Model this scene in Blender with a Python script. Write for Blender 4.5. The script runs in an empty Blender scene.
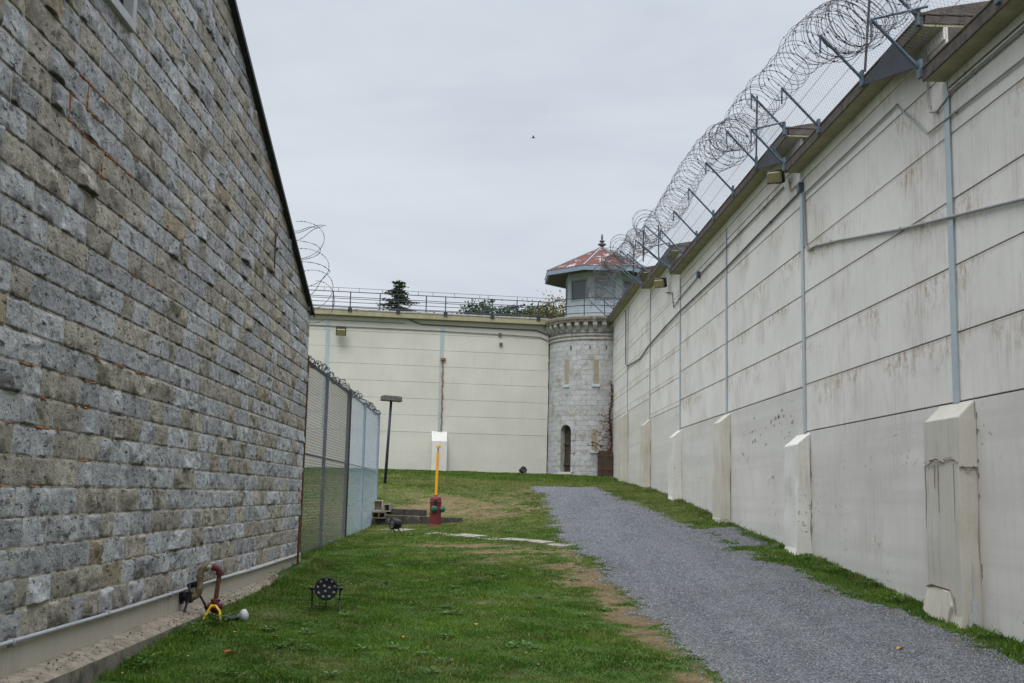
import bpy, math, random
import numpy as np
from mathutils import Matrix, Vector
rng = np.random.default_rng(7); random.seed(7)
PI = math.pi; rad = math.radians
scene = bpy.context.scene
COL = scene.collection

# ---------------------------------------------------------------- mesh helpers
class MB:
    """collects geometry for ONE mesh object"""
    def __init__(s):
        s.v = []; s.f = []; s.c = []; s.uv = None
    def add(s, verts, faces, col=None):
        o = len(s.v)
        s.v.extend([tuple(p) for p in verts])
        s.f.extend([tuple(i + o for i in f) for f in faces])
        s.c.extend([col or (1, 1, 1)] * len(verts))
    def box(s, a, b, col=None):
        x0, y0, z0 = a; x1, y1, z1 = b
        s.add([(x0,y0,z0),(x1,y0,z0),(x1,y1,z0),(x0,y1,z0),(x0,y0,z1),(x1,y0,z1),(x1,y1,z1),(x0,y1,z1)],
              [(0,3,2,1),(4,5,6,7),(0,1,5,4),(1,2,6,5),(2,3,7,6),(3,0,4,7)], col)
    def obox(s, c, ux, uy, uz, hx, hy, hz, col=None):
        c = Vector(c); ux = Vector(ux)*hx; uy = Vector(uy)*hy; uz = Vector(uz)*hz
        vs = [c+ux*i+uy*j+uz*k for k in (-1,1) for i,j in ((-1,-1),(1,-1),(1,1),(-1,1))]
        s.add(vs, [(0,3,2,1),(4,5,6,7),(0,1,5,4),(1,2,6,5),(2,3,7,6),(3,0,4,7)], col)
    def tube(s, pts, r, n=6, cap=True, col=None):
        pts = [Vector(p) for p in pts]; m = len(pts)
        rs = r if isinstance(r, (list, tuple)) else [r]*m
        vs = []; prev = None
        for i, p in enumerate(pts):
            t = (pts[min(i+1,m-1)] - pts[max(i-1,0)])
            if t.length < 1e-9: t = Vector((0,0,1))
            t.normalize()
            if prev is None:
                a = Vector((0,0,1)) if abs(t.z) < .9 else Vector((1,0,0))
                nrm = t.cross(a).normalized()
            else:
                nrm = prev - t*prev.dot(t)
                nrm = nrm.normalized() if nrm.length > 1e-6 else t.orthogonal().normalized()
            prev = nrm; bn = t.cross(nrm)
            for k in range(n):
                a = 2*PI*k/n
                vs.append(p + (nrm*math.cos(a) + bn*math.sin(a))*rs[i])
        fs = [(i*n+k, i*n+(k+1)%n, (i+1)*n+(k+1)%n, (i+1)*n+k) for i in range(m-1) for k in range(n)]
        if cap: fs += [tuple(range(n))[::-1], tuple((m-1)*n+k for k in range(n))]
        s.add(vs, fs, col)
    def lathe(s, c, prof, n=24, axis=(0,0,1), col=None):
        """prof: list of (radius, height) along axis"""
        ax = Vector(axis).normalized(); e1 = ax.orthogonal().normalized(); e2 = ax.cross(e1); c = Vector(c)
        vs = [c + ax*h + (e1*math.cos(2*PI*k/n) + e2*math.sin(2*PI*k/n))*max(r,1e-4) for r,h in prof for k in range(n)]
        m = len(prof)
        fs = [(i*n+k, i*n+(k+1)%n, (i+1)*n+(k+1)%n, (i+1)*n+k) for i in range(m-1) for k in range(n)]
        fs += [tuple(range(n))[::-1], tuple((m-1)*n+k for k in range(n))]
        s.add(vs, fs, col)
    def prism(s, poly, d, col=None):
        """poly: list of 3-D points (planar), d: extrusion vector"""
        n = len(poly); d = Vector(d); a = [Vector(p) for p in poly]; b = [p+d for p in a]
        s.add(a+b, [tuple(range(n))[::-1], tuple(n+k for k in range(n))] + [(k,(k+1)%n,n+(k+1)%n,n+k) for k in range(n)], col)

def link(name, me, mat=None, parent=None):
    o = bpy.data.objects.new(name, me); COL.objects.link(o)
    if mat: me.materials.append(mat)
    if parent is not None: o.parent = parent
    return o
def build(mb, name, mat, parent=None, smooth=False, bevel=0):
    me = bpy.data.meshes.new(name)
    me.from_pydata(mb.v, [], mb.f); me.update()
    ca = me.color_attributes.new('Col', 'FLOAT_COLOR', 'POINT')
    arr = np.ones((len(mb.v), 4), np.float32); arr[:, :3] = np.array(mb.c, np.float32)
    ca.data.foreach_set('color', arr.ravel())
    if smooth: me.shade_smooth()
    o = link(name, me, mat, parent)
    if bevel:
        m = o.modifiers.new('bevel', 'BEVEL'); m.width = bevel; m.segments = 2; m.limit_method = 'ANGLE'
        m.angle_limit = rad(40); m.harden_normals = False
    return o
def fastmesh(name, V, F, C, mat, parent=None, smooth=False):
    """V (n,3), F (m,k) index array, C (n,3)"""
    me = bpy.data.meshes.new(name); n, m, k = len(V), len(F), F.shape[1]
    me.vertices.add(n); me.vertices.foreach_set('co', V.astype(np.float32).ravel())
    me.loops.add(m*k); me.loops.foreach_set('vertex_index', F.astype(np.int32).ravel())
    me.polygons.add(m); me.polygons.foreach_set('loop_start', np.arange(0, m*k, k, dtype=np.int32))
    try: me.polygons.foreach_set('loop_total', np.full(m, k, np.int32))
    except Exception: pass
    me.update(calc_edges=True)
    if C is not None:
        ca = me.color_attributes.new('Col', 'FLOAT_COLOR', 'POINT')
        arr = np.ones((n, 4), np.float32); arr[:, :C.shape[1]] = C
        ca.data.foreach_set('color', arr.ravel())
    if smooth: me.shade_smooth()
    me.validate()
    return link(name, me, mat, parent)
def tag(o, label=None, cat=None, group=None, kind=None):
    if label: o['label'] = label
    if cat: o['category'] = cat
    if group: o['group'] = group
    if kind: o['kind'] = kind
    return o
def empty(name, loc, label, cat, group=None):
    e = bpy.data.objects.new(name, None); COL.objects.link(e); e.location = loc; e.empty_display_size = .2
    return tag(e, label, cat, group)
def part(mb, name, mat, root, **k):
    """build a mesh given in world coordinates as a child of root"""
    o = build(mb, name, mat, root, **k)
    off = Vector(root.location) if root.type == 'EMPTY' else Vector((0,0,0))
    if off.length: o.data.transform(Matrix.Translation(-off))
    return o
def copy_tree(o, parent=None):
    c = o.copy(); COL.objects.link(c)
    if parent is not None: c.parent = parent
    for ch in [q for q in bpy.data.objects if q.parent == o]: copy_tree(ch, c)
    return c

# ---------------------------------------------------------------- noise in python
def vnoise(x, y, s=1.0, seed=0):
    x = np.asarray(x, float)*s; y = np.asarray(y, float)*s
    xi = np.floor(x).astype(np.int64); yi = np.floor(y).astype(np.int64); fx = x-xi; fy = y-yi
    def h(a, b):
        n = (a*374761393 + b*668265263 + seed*1442695) & 0x7fffffff
        n = ((n ^ (n >> 13))*1274126177) & 0x7fffffff
        return ((n ^ (n >> 16)) & 0xffff)/65535.
    fx = fx*fx*(3-2*fx); fy = fy*fy*(3-2*fy)
    return (h(xi,yi)*(1-fx)+h(xi+1,yi)*fx)*(1-fy) + (h(xi,yi+1)*(1-fx)+h(xi+1,yi+1)*fx)*fy
def fbm(x, y, s=1., seed=0, o=4):
    return sum(vnoise(x, y, s*2**i, seed+i)*.5**(i+1) for i in range(o))/(1-.5**o)

# ---------------------------------------------------------------- terrain
TY=np.array([-60,0,8,10,12,15,18.9,22,26,30,32,34,36,38,40,45,51,60,400.])
TX=(-3.2,1.2,5.85)
TZ=np.array([[-1.6,-1.7,-1.9],[-1.6,-1.7,-1.9],[-1.50,-1.62,-1.75],[-1.39,-1.55,-1.62],[-1.36,-1.46,-1.48],[-1.32,-1.35,-1.28],[-1.25,-1.15,-.99],[-1.13,-1.02,-.82],[-1.06,-.85,-.55],[-1.03,-.58,-.25],[-.98,-.48,-.08],[-.62,-.22,.04],[-.12,.02,.16],[.26,.24,.28],[.45,.38,.40],[.75,.62,.60],[1.04,1.0,.95],[1.1,1.1,1.1],[1.1,1.1,1.1]])
def gz0(x, y):
    x=np.asarray(x,float); y=np.asarray(y,float)
    c=[sum(np.interp(y+s,TY,TZ[:,k])*.2 for s in (-1,-.5,0,.5,1)) for k in range(3)]
    t=np.clip((x-TX[0])/(TX[1]-TX[0]),0,1); u=np.clip((x-TX[1])/(TX[2]-TX[1]),0,1)
    return np.where(x<TX[1], c[0]*(1-t)+c[1]*t, c[1]*(1-u)+c[2]*u)
def gz(x, y):
    return gz0(x, y) + (fbm(x, y, .9, 3, 3)-.5)*.05
def gzs(x, y): return float(gz(x, y))
PL=np.array([(1.7,40),(1.56,38.06),(1.96,36.04),(1.92,33.42),(1.8,27.75),(1.68,24.46),(1.72,22.78),(1.85,19.32),(1.88,15.97),(1.98,13.7),(2.11,11.41),(2.1,9.89),(2.1,-5)])[::-1]
PR=np.array([(3.9,40),(3.99,38.51),(4.28,33.95),(4.7,28.98),(4.86,25.13),(4.79,19.38),(5.04,16.76),(5.27,14.19),(5.37,12.38),(5.28,10.99),(5.28,-5)])[::-1]
def path_sd(x, y):
    """> 0 inside the gravel path (distance in metres to its edge)"""
    l=np.interp(y,PL[:,1],PL[:,0]); r=np.interp(y,PR[:,1],PR[:,0])
    d=np.minimum(np.minimum(x-l, r-x), (39.2-y)*.6)
    n=(fbm(x,y,1.6,11,4)-.5)*.6 + (fbm(x,y,9,5,3)-.5)*.34
    d2=np.minimum(.34-abs(x-5.35), 1.7-abs(y-23.4)*.9)        # gravel spill beside the buttress
    return np.maximum(d, d2) + n*np.clip(y/16,.6,1.4)
def soil(x, y):
    """0..1: bare or dead grass"""
    l=np.interp(y,PL[:,1],PL[:,0])
    m=np.exp(-((x-l+.20)/.22)**2)*(.25+.9*fbm(x,y,1.1,21,3))*np.interp(y,[10,15,22],[1.1,1.,.6])*np.clip((26-y)/4,0,1)
    for cx,cy,sx,sy,a in ((-.6,22.9,1.2,.5,1.5),(.6,21.4,1.0,.7,1.3),(1.3,19.2,.5,1.3,.85),(1.5,16.6,.4,1.2,.8),(1.75,13.6,.3,1.6,.75),(-.9,35,1.4,1.7,.75),(.5,32.5,1.5,2.0,.85),(-1.2,24.0,1.2,.4,.8),(0,19.9,.9,.5,.5),(.9,15.3,.5,.4,.45),(1.3,36.6,.7,1.6,.7),(-.6,30.5,.9,1.0,.35),(-2.0,34.5,1.2,1.6,.5),
                          (-1.0,10.0,.9,.35,.33),(-2.3,12.6,.35,.8,.35),(.6,9.6,.8,.3,.35),(.2,14.5,.6,.35,.25),(-1.6,16.2,.4,.7,.25)):
        m=m+a*np.exp(-((x-cx)/sx)**2-((y-cy)/sy)**2)
    n=fbm(x,y,2.2,31,4)*.62+fbm(x,y,8.,37,3)*.38
    return np.clip(m*1.35*(n*4.0-1.45)+np.clip((n-.66)*2,0,.4),0,1)
ZEN = 6.4; SUNE = 1.2; SUNAZ = 195; EXPO = 0.07
# ---------------------------------------------------------------- materials
def newmat(name):
    m = bpy.data.materials.new(name); m.use_nodes = True; nt = m.node_tree
    b = nt.nodes['Principled BSDF']; b.inputs['Roughness'].default_value = .85
    b.inputs['Specular IOR Level'].default_value = .3
    return m, nt, b
def nd(nt, t, **k):
    n = nt.nodes.new(t)
    for a, v in k.items():
        if a.startswith('_'): setattr(n, a[1:], v)
        else:
            key = int(a[1:]) if a[0] == 'i' and a[1:].isdigit() else a.replace('__', ' ')
            s = n.inputs[key]
            if isinstance(v, bpy.types.NodeSocket): nt.links.new(v, s)
            else: s.default_value = v
    return n
def rgba(c): return (c[0], c[1], c[2], 1)
def coords(nt, scale=(1,1,1), kind='Object', loc=(0,0,0)):
    tc = nd(nt, 'ShaderNodeTexCoord')
    return nd(nt, 'ShaderNodeMapping', Vector=tc.outputs[kind], Scale=scale, Location=loc).outputs[0]
def wcoords(nt, scale=(1,1,1), loc=(0,0,0)):
    g = nd(nt, 'ShaderNodeNewGeometry')
    return nd(nt, 'ShaderNodeMapping', Vector=g.outputs['Position'], Scale=scale, Location=loc).outputs[0]
def noise(nt, vec, scale, detail=5, rough=.6, dist=0):
    return nd(nt, 'ShaderNodeTexNoise', Vector=vec, Scale=scale, Detail=detail, Roughness=rough, Distortion=dist).outputs['Fac']
def ramp(nt, fac, stops):
    r = nd(nt, 'ShaderNodeValToRGB', Fac=fac); e = r.color_ramp.elements
    while len(e) < len(stops): e.new(.5)
    for i, (p, c) in enumerate(stops):
        e[i].position = p; e[i].color = rgba(c) if not isinstance(c, (int, float)) else (c, c, c, 1)
    return r.outputs[0]
def mix(nt, fac, a, b, mode='MIX'):
    n = nt.nodes.new('ShaderNodeMix'); n.data_type = 'RGBA'; n.blend_type = mode
    for i, v in ((0, fac), (6, a), (7, b)):
        s = n.inputs[i]
        if isinstance(v, bpy.types.NodeSocket): nt.links.new(v, s)
        else: s.default_value = v if i == 0 else rgba(v)
    return n.outputs[2]
def mth(nt, op, a, b=0., c=0.):
    n = nt.nodes.new('ShaderNodeMath'); n.operation = op
    for i, v in enumerate((a, b, c)):
        if isinstance(v, bpy.types.NodeSocket): nt.links.new(v, n.inputs[i])
        else: n.inputs[i].default_value = v
    return n.outputs[0]
def bump(nt, b, h, strength, dist=.02):
    n = nd(nt, 'ShaderNodeBump', Height=h, Strength=strength, Distance=dist)
    nt.links.new(n.outputs[0], b.inputs['Normal'])
def vcol(nt):
    return nd(nt, 'ShaderNodeVertexColor', _layer_name='Col').outputs[0]
def setc(nt, b, s): nt.links.new(s, b.inputs['Base Color'])

def simple(name, c, var=.25, scale=8, rough=.7, metal=0, bmp=.15, spot=None, spotamt=.55):
    """paint or metal with uneven tone, optional second colour in patches (rust, dirt)"""
    m, nt, b = newmat(name); v = wcoords(nt)
    n = noise(nt, v, scale, 6, .65)
    col = mix(nt, ramp(nt, n, [(.3, 0), (.7, 1)]), tuple(x*(1-var) for x in c), tuple(min(1, x*(1+var*.6)) for x in c))
    if spot:
        n2 = noise(nt, wcoords(nt, loc=(3,1,7)), scale*.9, 8, .7)
        col = mix(nt, ramp(nt, n2, [(spotamt, 0), (spotamt+.08, 1)]), col, spot)
    setc(nt, b, col); b.inputs['Roughness'].default_value = rough; b.inputs['Metallic'].default_value = metal
    if bmp: bump(nt, b, noise(nt, v, scale*5, 5, .6), bmp, .01)
    return m

def stone_mat():
    m, nt, b = newmat('rock_faced_limestone'); v = wcoords(nt)
    base = vcol(nt)
    n1 = noise(nt, wcoords(nt, scale=(1,.8,1.1)), 8, 9, .74); n2 = noise(nt, wcoords(nt, loc=(9,3,2)), 34, 6, .7)
    col = mix(nt, 1., base, ramp(nt, n1, [(.31,(.40,.38,.36)),(.42,(.86,.86,.86)),(.55,(1.06,1.06,1.06)),(.68,(1.32,1.32,1.32))]), 'MULTIPLY')
    col = mix(nt, 1., col, ramp(nt, n2, [(.30,(.6,.59,.58)),(.44,(1,1,1)),(.68,(1.18,1.18,1.18))]), 'MULTIPLY')
    # pits and old soot in small dark blotches
    n3 = noise(nt, wcoords(nt, scale=(1,.8,1.9), loc=(4,4,4)), 5.5, 9, .74)
    col = mix(nt, ramp(nt, n3, [(.565,0),(.61,.72)]), col, (.095,.078,.062))
    n4 = noise(nt, wcoords(nt, scale=(1,.7,1.8), loc=(1,7,2)), 13, 7, .7)
    col = mix(nt, ramp(nt, n4, [(.605,0),(.63,.85)]), col, (.06,.052,.047))
    n5 = noise(nt, wcoords(nt, loc=(2,2,9)), 3.2, 5, .6)
    col = mix(nt, ramp(nt, n5, [(.55,0),(.75,.35)]), col, (.33,.29,.22))
    setc(nt, b, col); b.inputs['Roughness'].default_value = .92; b.inputs['Specular IOR Level'].default_value = .2
    h = mth(nt, 'ADD', mth(nt, 'MULTIPLY', n1, 1.4), mth(nt, 'MULTIPLY', n2, .5))
    h = mth(nt, 'SUBTRACT', h, mth(nt, 'MULTIPLY', ramp(nt, n4, [(.6,0),(.7,1)]), .4))
    bump(nt, b, h, 1., .035)
    return m

def panel_mat(name, c, stain=.6, streak=1., dirt=(.30,.22,.14), band=0., grime=1., joints=False, scabs=False):
    """painted concrete: vertical run marks, rusty blotches hanging below the joints, pores"""
    m, nt, b = newmat(name); v = wcoords(nt)
    col = mix(nt, ramp(nt, noise(nt, wcoords(nt, scale=(.4,.4,.4)), 1.3, 6, .6), [(.3,0),(.7,1)]), tuple(x*.90 for x in c), tuple(min(1,x*1.05) for x in c))
    st = noise(nt, wcoords(nt, scale=(9,9,.55)), 1.6, 6, .65)
    col = mix(nt, mth(nt,'MULTIPLY',ramp(nt, st, [(.50,0),(.78,1)]), .34*streak), col, tuple(x*.62 for x in c))
    st2 = noise(nt, wcoords(nt, scale=(14,14,.9), loc=(5,5,1)), 1.3, 5, .6)
    big = noise(nt, wcoords(nt, scale=(.55,.55,.55), loc=(2,2.6,8)), 1.4, 5, .62)
    msk = mth(nt, 'MULTIPLY', ramp(nt, big, [(.50,0),(.66,1)]), ramp(nt, st2, [(.42,0),(.66,1)]))
    col = mix(nt, mth(nt,'MULTIPLY', msk, stain), col, dirt)
    sp = noise(nt, wcoords(nt, loc=(7,0,3)), 11, 7, .75)
    col = mix(nt, ramp(nt, sp, [(.66,0),(.76,.5*grime)]), col, (.17,.14,.11))
    if band:
        bd = noise(nt, wcoords(nt, scale=(.12,.12,4.2), loc=(0,0,.4)), 1., 3, .5)
        col = mix(nt, ramp(nt, bd, [(.42,0),(.6,band)]), col, tuple(x*.8 for x in c))
    if joints:   # rusty run marks that start at a joint and fade down the panel below it
        z = nd(nt, 'ShaderNodeSeparateXYZ', Vector=wcoords(nt)).outputs[2]
        fr = mth(nt, 'FRACT', mth(nt, 'DIVIDE', mth(nt, 'SUBTRACT', z, 1.28-8.55), .855))
        top = ramp(nt, fr, [(.25,0),(.93,1)])
        pt = ramp(nt, noise(nt, wcoords(nt, scale=(.5,.5,.75), loc=(6,1.7,2)), 1.5, 5, .6), [(.47,0),(.60,1)])
        rg = ramp(nt, noise(nt, wcoords(nt, scale=(1,1,.6), loc=(2,9,5)), 8, 9, .8), [(.47,0),(.62,1)])
        jm = mth(nt, 'MULTIPLY', mth(nt, 'MULTIPLY', top, pt), rg)
        col = mix(nt, mth(nt, 'MULTIPLY', jm, .85), col, (.29,.18,.095))
        edge = ramp(nt, fr, [(.93,0),(.985,1)])
        col = mix(nt, mth(nt, 'MULTIPLY', edge, .35), col, (.22,.19,.15))
    if scabs:    # flaked paint and black scabs in loose clusters
        cl_ = ramp(nt, noise(nt, wcoords(nt, loc=(1,3.3,2)), .9, 4, .5), [(.5,0),(.6,1)])
        sc1 = ramp(nt, noise(nt, wcoords(nt, scale=(1,1,1.4), loc=(4,1,6)), 9, 6, .7), [(.60,0),(.63,1)])
        col = mix(nt, mth(nt,'MULTIPLY', mth(nt,'MULTIPLY', cl_, sc1), .7), col, (.17,.14,.11))
    fine = noise(nt, v, 60, 4, .7)
    col = mix(nt, .5, col, mix(nt, 1., col, ramp(nt, fine, [(.3,.84),(.7,1.1)]), 'MULTIPLY'))
    setc(nt, b, col); b.inputs['Roughness'].default_value = .8
    bump(nt, b, mth(nt,'ADD', mth(nt,'MULTIPLY',fine,.3), noise(nt, v, 7, 6, .7)), .3, .012)
    return m

def ground_mat():
    m, nt, b = newmat('lawn_soil_and_turf'); vc = vcol(nt)
    sep = nd(nt, 'ShaderNodeSeparateColor', Color=vc)
    n = noise(nt, wcoords(nt), 5, 7, .7); n2 = noise(nt, wcoords(nt, loc=(3,3,0)), 38, 5, .75)
    g = mix(nt, ramp(nt, n, [(.3,0),(.7,1)]), (.030,.062,.012), (.070,.118,.026))
    g = mix(nt, sep.outputs[1], g, (.130,.125,.050))                 # thin dry turf
    s = mix(nt, ramp(nt, n, [(.3,0),(.7,1)]), (.095,.066,.035), (.20,.145,.082))
    col = mix(nt, ramp(nt, mth(nt,'ADD', sep.outputs[0], mth(nt,'MULTIPLY', mth(nt,'SUBTRACT',n2,.5), 1.1)), [(.15,0),(.85,1)]), g, s)
    col = mix(nt, .8, col, mix(nt, 1., col, ramp(nt, n2, [(.3,.45),(.55,1.),(.75,1.5)]), 'MULTIPLY'))
    setc(nt, b, col); b.inputs['Roughness'].default_value = 1; b.inputs['Specular IOR Level'].default_value = .1
    bump(nt, b, n2, .8, .03)
    return m
def gravel_mat():
    m, nt, b = newmat('crushed_stone')
    v = wcoords(nt)
    vo = nd(nt, 'ShaderNodeTexVoronoi', Vector=v, Scale=58., _feature='F1')
    sp = nd(nt, 'ShaderNodeSeparateColor', Color=vo.outputs['Color'])
    col = ramp(nt, sp.outputs[0], [(0,(.095,.099,.108)),(.45,(.18,.186,.20)),(.8,(.255,.262,.278)),(1,(.40,.405,.415))])
    gap = ramp(nt, vo.outputs['Distance'], [(.25,1.),(.65,.35)])
    col = mix(nt, 1., col, gap, 'MULTIPLY')
    big = noise(nt, wcoords(nt, scale=(1,.6,1)), 1.2, 5, .6)
    col = mix(nt, 1., col, ramp(nt, big, [(.3,(.86,.86,.85)),(.7,(1.2,1.2,1.2))]), 'MULTIPLY')
    trk = noise(nt, wcoords(nt, scale=(1.5,.16,1), loc=(2,4,0)), 1.3, 4, .6)
    col = mix(nt, 1., col, ramp(nt, trk, [(.35,(.78,.78,.79)),(.5,(1,1,1)),(.65,(1.16,1.15,1.13))]), 'MULTIPLY')
    du = noise(nt, wcoords(nt, loc=(5,1,0)), 2.5, 6, .7)
    col = mix(nt, ramp(nt, du, [(.60,0),(.76,.45)]), col, (.20,.17,.135))
    col = mix(nt, mth(nt,'MULTIPLY', nd(nt,'ShaderNodeSeparateColor',Color=vcol(nt)).outputs[0], .6), col, (.17,.135,.09))
    setc(nt, b, col); b.inputs['Roughness'].default_value = .9; b.inputs['Specular IOR Level'].default_value = .2
    bump(nt, b, mth(nt,'SUBTRACT', 1., vo.outputs['Distance']), .9, .03)
    return m
def attr_mat(name, rough=.8, trans=0, bmp=0, nscale=20, var=.3):
    m, nt, b = newmat(name)
    col = mix(nt, 1., vcol(nt), ramp(nt, noise(nt, wcoords(nt), nscale, 5, .6), [(.3,1-var),(.7,1+var)]), 'MULTIPLY')
    setc(nt, b, col); b.inputs['Roughness'].default_value = rough; b.inputs['Specular IOR Level'].default_value = .15
    if bmp: bump(nt, b, noise(nt, wcoords(nt), nscale*2, 5, .7), bmp, .02)
    if trans:
        t = nd(nt, 'ShaderNodeBsdfTranslucent', Color=col)
        mx = nd(nt, 'ShaderNodeMixShader', i0=trans, i1=b.outputs[0], i2=t.outputs[0])
        nt.links.new(mx.outputs[0], nt.nodes['Material Output'].inputs[0])
    return m
def tower_mat():
    m, nt, b = newmat('whitewashed_ashlar')
    tc = nd(nt, 'ShaderNodeTexCoord')
    v = nd(nt, 'ShaderNodeMapping', Vector=tc.outputs['UV'], Scale=(1,1,1)).outputs[0]
    br = nd(nt, 'ShaderNodeTexBrick', Vector=v, Color1=(.36,.36,.365,1), Color2=(.47,.47,.47,1), Mortar=(.34,.33,.315,1), Scale=1.,
            i4=1.)
    br.inputs['Mortar Size'].default_value = .014; br.inputs['Brick Width'].default_value = .52; br.inputs['Row Height'].default_value = .235
    br.inputs['Mortar Smooth'].default_value = .3; br.inputs['Bias'].default_value = .1
    w = wcoords(nt)
    n = noise(nt, w, 2.0, 7, .7); n2 = noise(nt, wcoords(nt, loc=(3,3,3)), 9, 6, .75)
    col = mix(nt, ramp(nt, n, [(.42,0),(.66,.75)]), br.outputs[0], (.47,.475,.48))
    col = mix(nt, ramp(nt, n2, [(.52,0),(.66,.8)]), col, (.27,.25,.22))
    n3 = noise(nt, wcoords(nt, scale=(1,1,.9), loc=(8,1,3)), 2.1, 8, .72)
    col = mix(nt, ramp(nt, n3, [(.52,0),(.62,.75)]), col, (.30,.265,.21))
    setc(nt, b, col)
    bump(nt, b, mth(nt,'ADD', mth(nt,'MULTIPLY', br.outputs['Fac'], -1.), mth(nt,'MULTIPLY', n2, 1.)), .7, .03)
    return m
def roof_mat():
    m, nt, b = newmat('flaking_red_roof_paint'); w = wcoords(nt)
    n = noise(nt, wcoords(nt, scale=(1,1,1)), 1.9, 9, .75, .5); n2 = noise(nt, wcoords(nt, loc=(3,1,1)), 7, 5, .6)
    col = mix(nt, ramp(nt, n2, [(.3,0),(.7,1)]), (.085,.036,.028), (.15,.066,.05))
    col = mix(nt, ramp(nt, n, [(.555,0),(.585,1)]), col, (.34,.34,.35))
    setc(nt, b, col); b.inputs['Roughness'].default_value = .9; b.inputs['Specular IOR Level'].default_value = .1; bump(nt, b, n, .3, .02)
    return m

M = {}
M['stone'] = stone_mat()
M['panel'] = panel_mat('painted_concrete_panel', (.71,.672,.628), .62, 1.1, joints=True, grime=1.3)
M['panel_back'] = panel_mat('cream_concrete_panel', (.60,.575,.51), .12, .6, grime=.4)
M['base'] = panel_mat('bare_cast_concrete', (.635,.602,.555), .4, 1., band=.5, grime=1.8, scabs=True)
M['base_back'] = panel_mat('bare_cast_concrete_cream', (.595,.57,.505), .12, .6, band=.2, grime=.4)
M['plinth'] = panel_mat('plinth_concrete', (.38,.345,.285), .3, .9, dirt=(.14,.11,.08), grime=1.5)
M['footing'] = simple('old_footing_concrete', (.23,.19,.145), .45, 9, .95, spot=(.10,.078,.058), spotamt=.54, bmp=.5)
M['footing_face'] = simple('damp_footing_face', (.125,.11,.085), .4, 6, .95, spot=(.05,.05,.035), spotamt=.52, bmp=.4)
M['but_white'] = panel_mat('whitewashed_concrete', (.66,.64,.59), .4, 1.1, grime=2, scabs=True)
M['but_grey'] = panel_mat('weathered_buttress_concrete', (.49,.46,.40), .6, 1.6, grime=2)
M['but_beige'] = panel_mat('beige_buttress_concrete', (.54,.505,.43), .5, 1.3, grime=2)
M['recess'] = simple('dirty_joint', (.12,.10,.08), .3, 12, .95)
M['soffit'] = simple('olive_soffit', (.36,.325,.215), .22, 3, .85, spot=(.25,.22,.15), spotamt=.62)
M['fascia'] = simple('weathered_fascia', (.115,.095,.08), .4, 7, .9, spot=(.05,.045,.04), spotamt=.55, bmp=.5)
M['strip'] = simple('pale_blue_grey_metal', (.40,.46,.485), .12, 6, .5, .2)
M['galv'] = simple('galvanised_steel', (.12,.155,.195), .3, 9, .5, .5)
M['galv_light'] = simple('light_galvanised_steel', (.25,.31,.38), .25, 9, .5, .4)
M['darkmetal'] = simple('dark_steel', (.045,.052,.065), .3, 9, .55, .4)
M['wire'] = simple('weathered_wire', (.085,.08,.085), .35, 20, .6, .5, bmp=0)
M['wire_rust'] = simple('rusty_grey_wire', (.14,.135,.13), .4, 14, .8, .2, spot=(.12,.06,.035), spotamt=.6, bmp=0)
M['net'] = simple('fine_netting_wire', (.14,.15,.16), .2, 12, .6, .3, bmp=0)
M['flake'] = simple('old_grey_render', (.36,.325,.275), .3, 20, .95)
M['stain'] = simple('brown_drip_and_rim_shadow', (.22,.185,.145), .3, 12, .95)  # drip stains, and the shadow line modelled on the broken foot
M['conduit'] = simple('grey_conduit', (.30,.30,.295), .2, 6, .6, .1)
M['conduit_dark'] = simple('dark_conduit', (.12,.12,.12), .25, 6, .6, .1)
M['rust'] = simple('rust', (.13,.06,.032), .45, 14, .9, spot=(.07,.035,.02), spotamt=.55, bmp=.5)
M['rust_orange'] = simple('orange_rust', (.30,.15,.07), .45, 9, .9, spot=(.14,.07,.04), spotamt=.52)
M['brass'] = simple('tarnished_pipe', (.24,.19,.12), .45, 26, .6, .2, spot=(.17,.075,.045), spotamt=.54, bmp=.3)
M['redpipe'] = simple('dull_red_paint', (.105,.022,.020), .4, 14, .6, spot=(.05,.025,.02), spotamt=.55)
M['hydrant'] = simple('hydrant_red_paint', (.135,.026,.024), .25, 9, .6, spot=(.14,.035,.03), spotamt=.58)
M['green'] = simple('green_cap_paint', (.02,.12,.08), .25, 9, .5)
M['yellow'] = simple('marker_yellow', (.80,.36,.012), .12, 6, .5)
M['tape'] = simple('yellow_strap', (.80,.50,.02), .15, 20, .6)
M['black'] = simple('black_plastic', (.012,.012,.014), .3, 20, .45)
M['lens'] = simple('clear_led_lens', (.17,.175,.185), .15, 30, .15, bmp=0)
M['lampglass'] = simple('yellowed_lamp_glass', (.27,.235,.12), .25, 16, .35)
M['cap'] = simple('milky_plastic', (.42,.43,.43), .12, 20, .4)
M['pvc'] = simple('white_pipe', (.30,.31,.32), .15, 10, .5)
M['gravel'] = gravel_mat()
M['ground'] = ground_mat()
M['grass'] = attr_mat('grass_blade', .7, .25, 0, 3, .15)
M['pebble'] = attr_mat('pebble', .9, 0, .3, 40, .2)
M['leaf'] = attr_mat('foliage', .7, .25, 0, 3, .2)
M['attr'] = attr_mat('weathered_surface', .9, 0, .4, 22, .25)
M['bark'] = simple('bark', (.10,.075,.055), .35, 9, .95, bmp=.6)
M['tower'] = tower_mat()
M['tower_trim'] = simple('grey_ashlar_trim', (.40,.385,.35), .3, 5, .9, spot=(.20,.18,.15), spotamt=.56, bmp=.6)
M['brickfill'] = simple('brown_brick_infill', (.33,.275,.205), .2, 14, .9, spot=(.22,.17,.13), spotamt=.55)
M['roof'] = roof_mat()
M['roofgrey'] = simple('blue_grey_roof_trim', (.23,.285,.345), .15, 6, .6)
M['soffit_dark'] = simple('brown_soffit_boards', (.085,.07,.06), .25, 6, .8)
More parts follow.
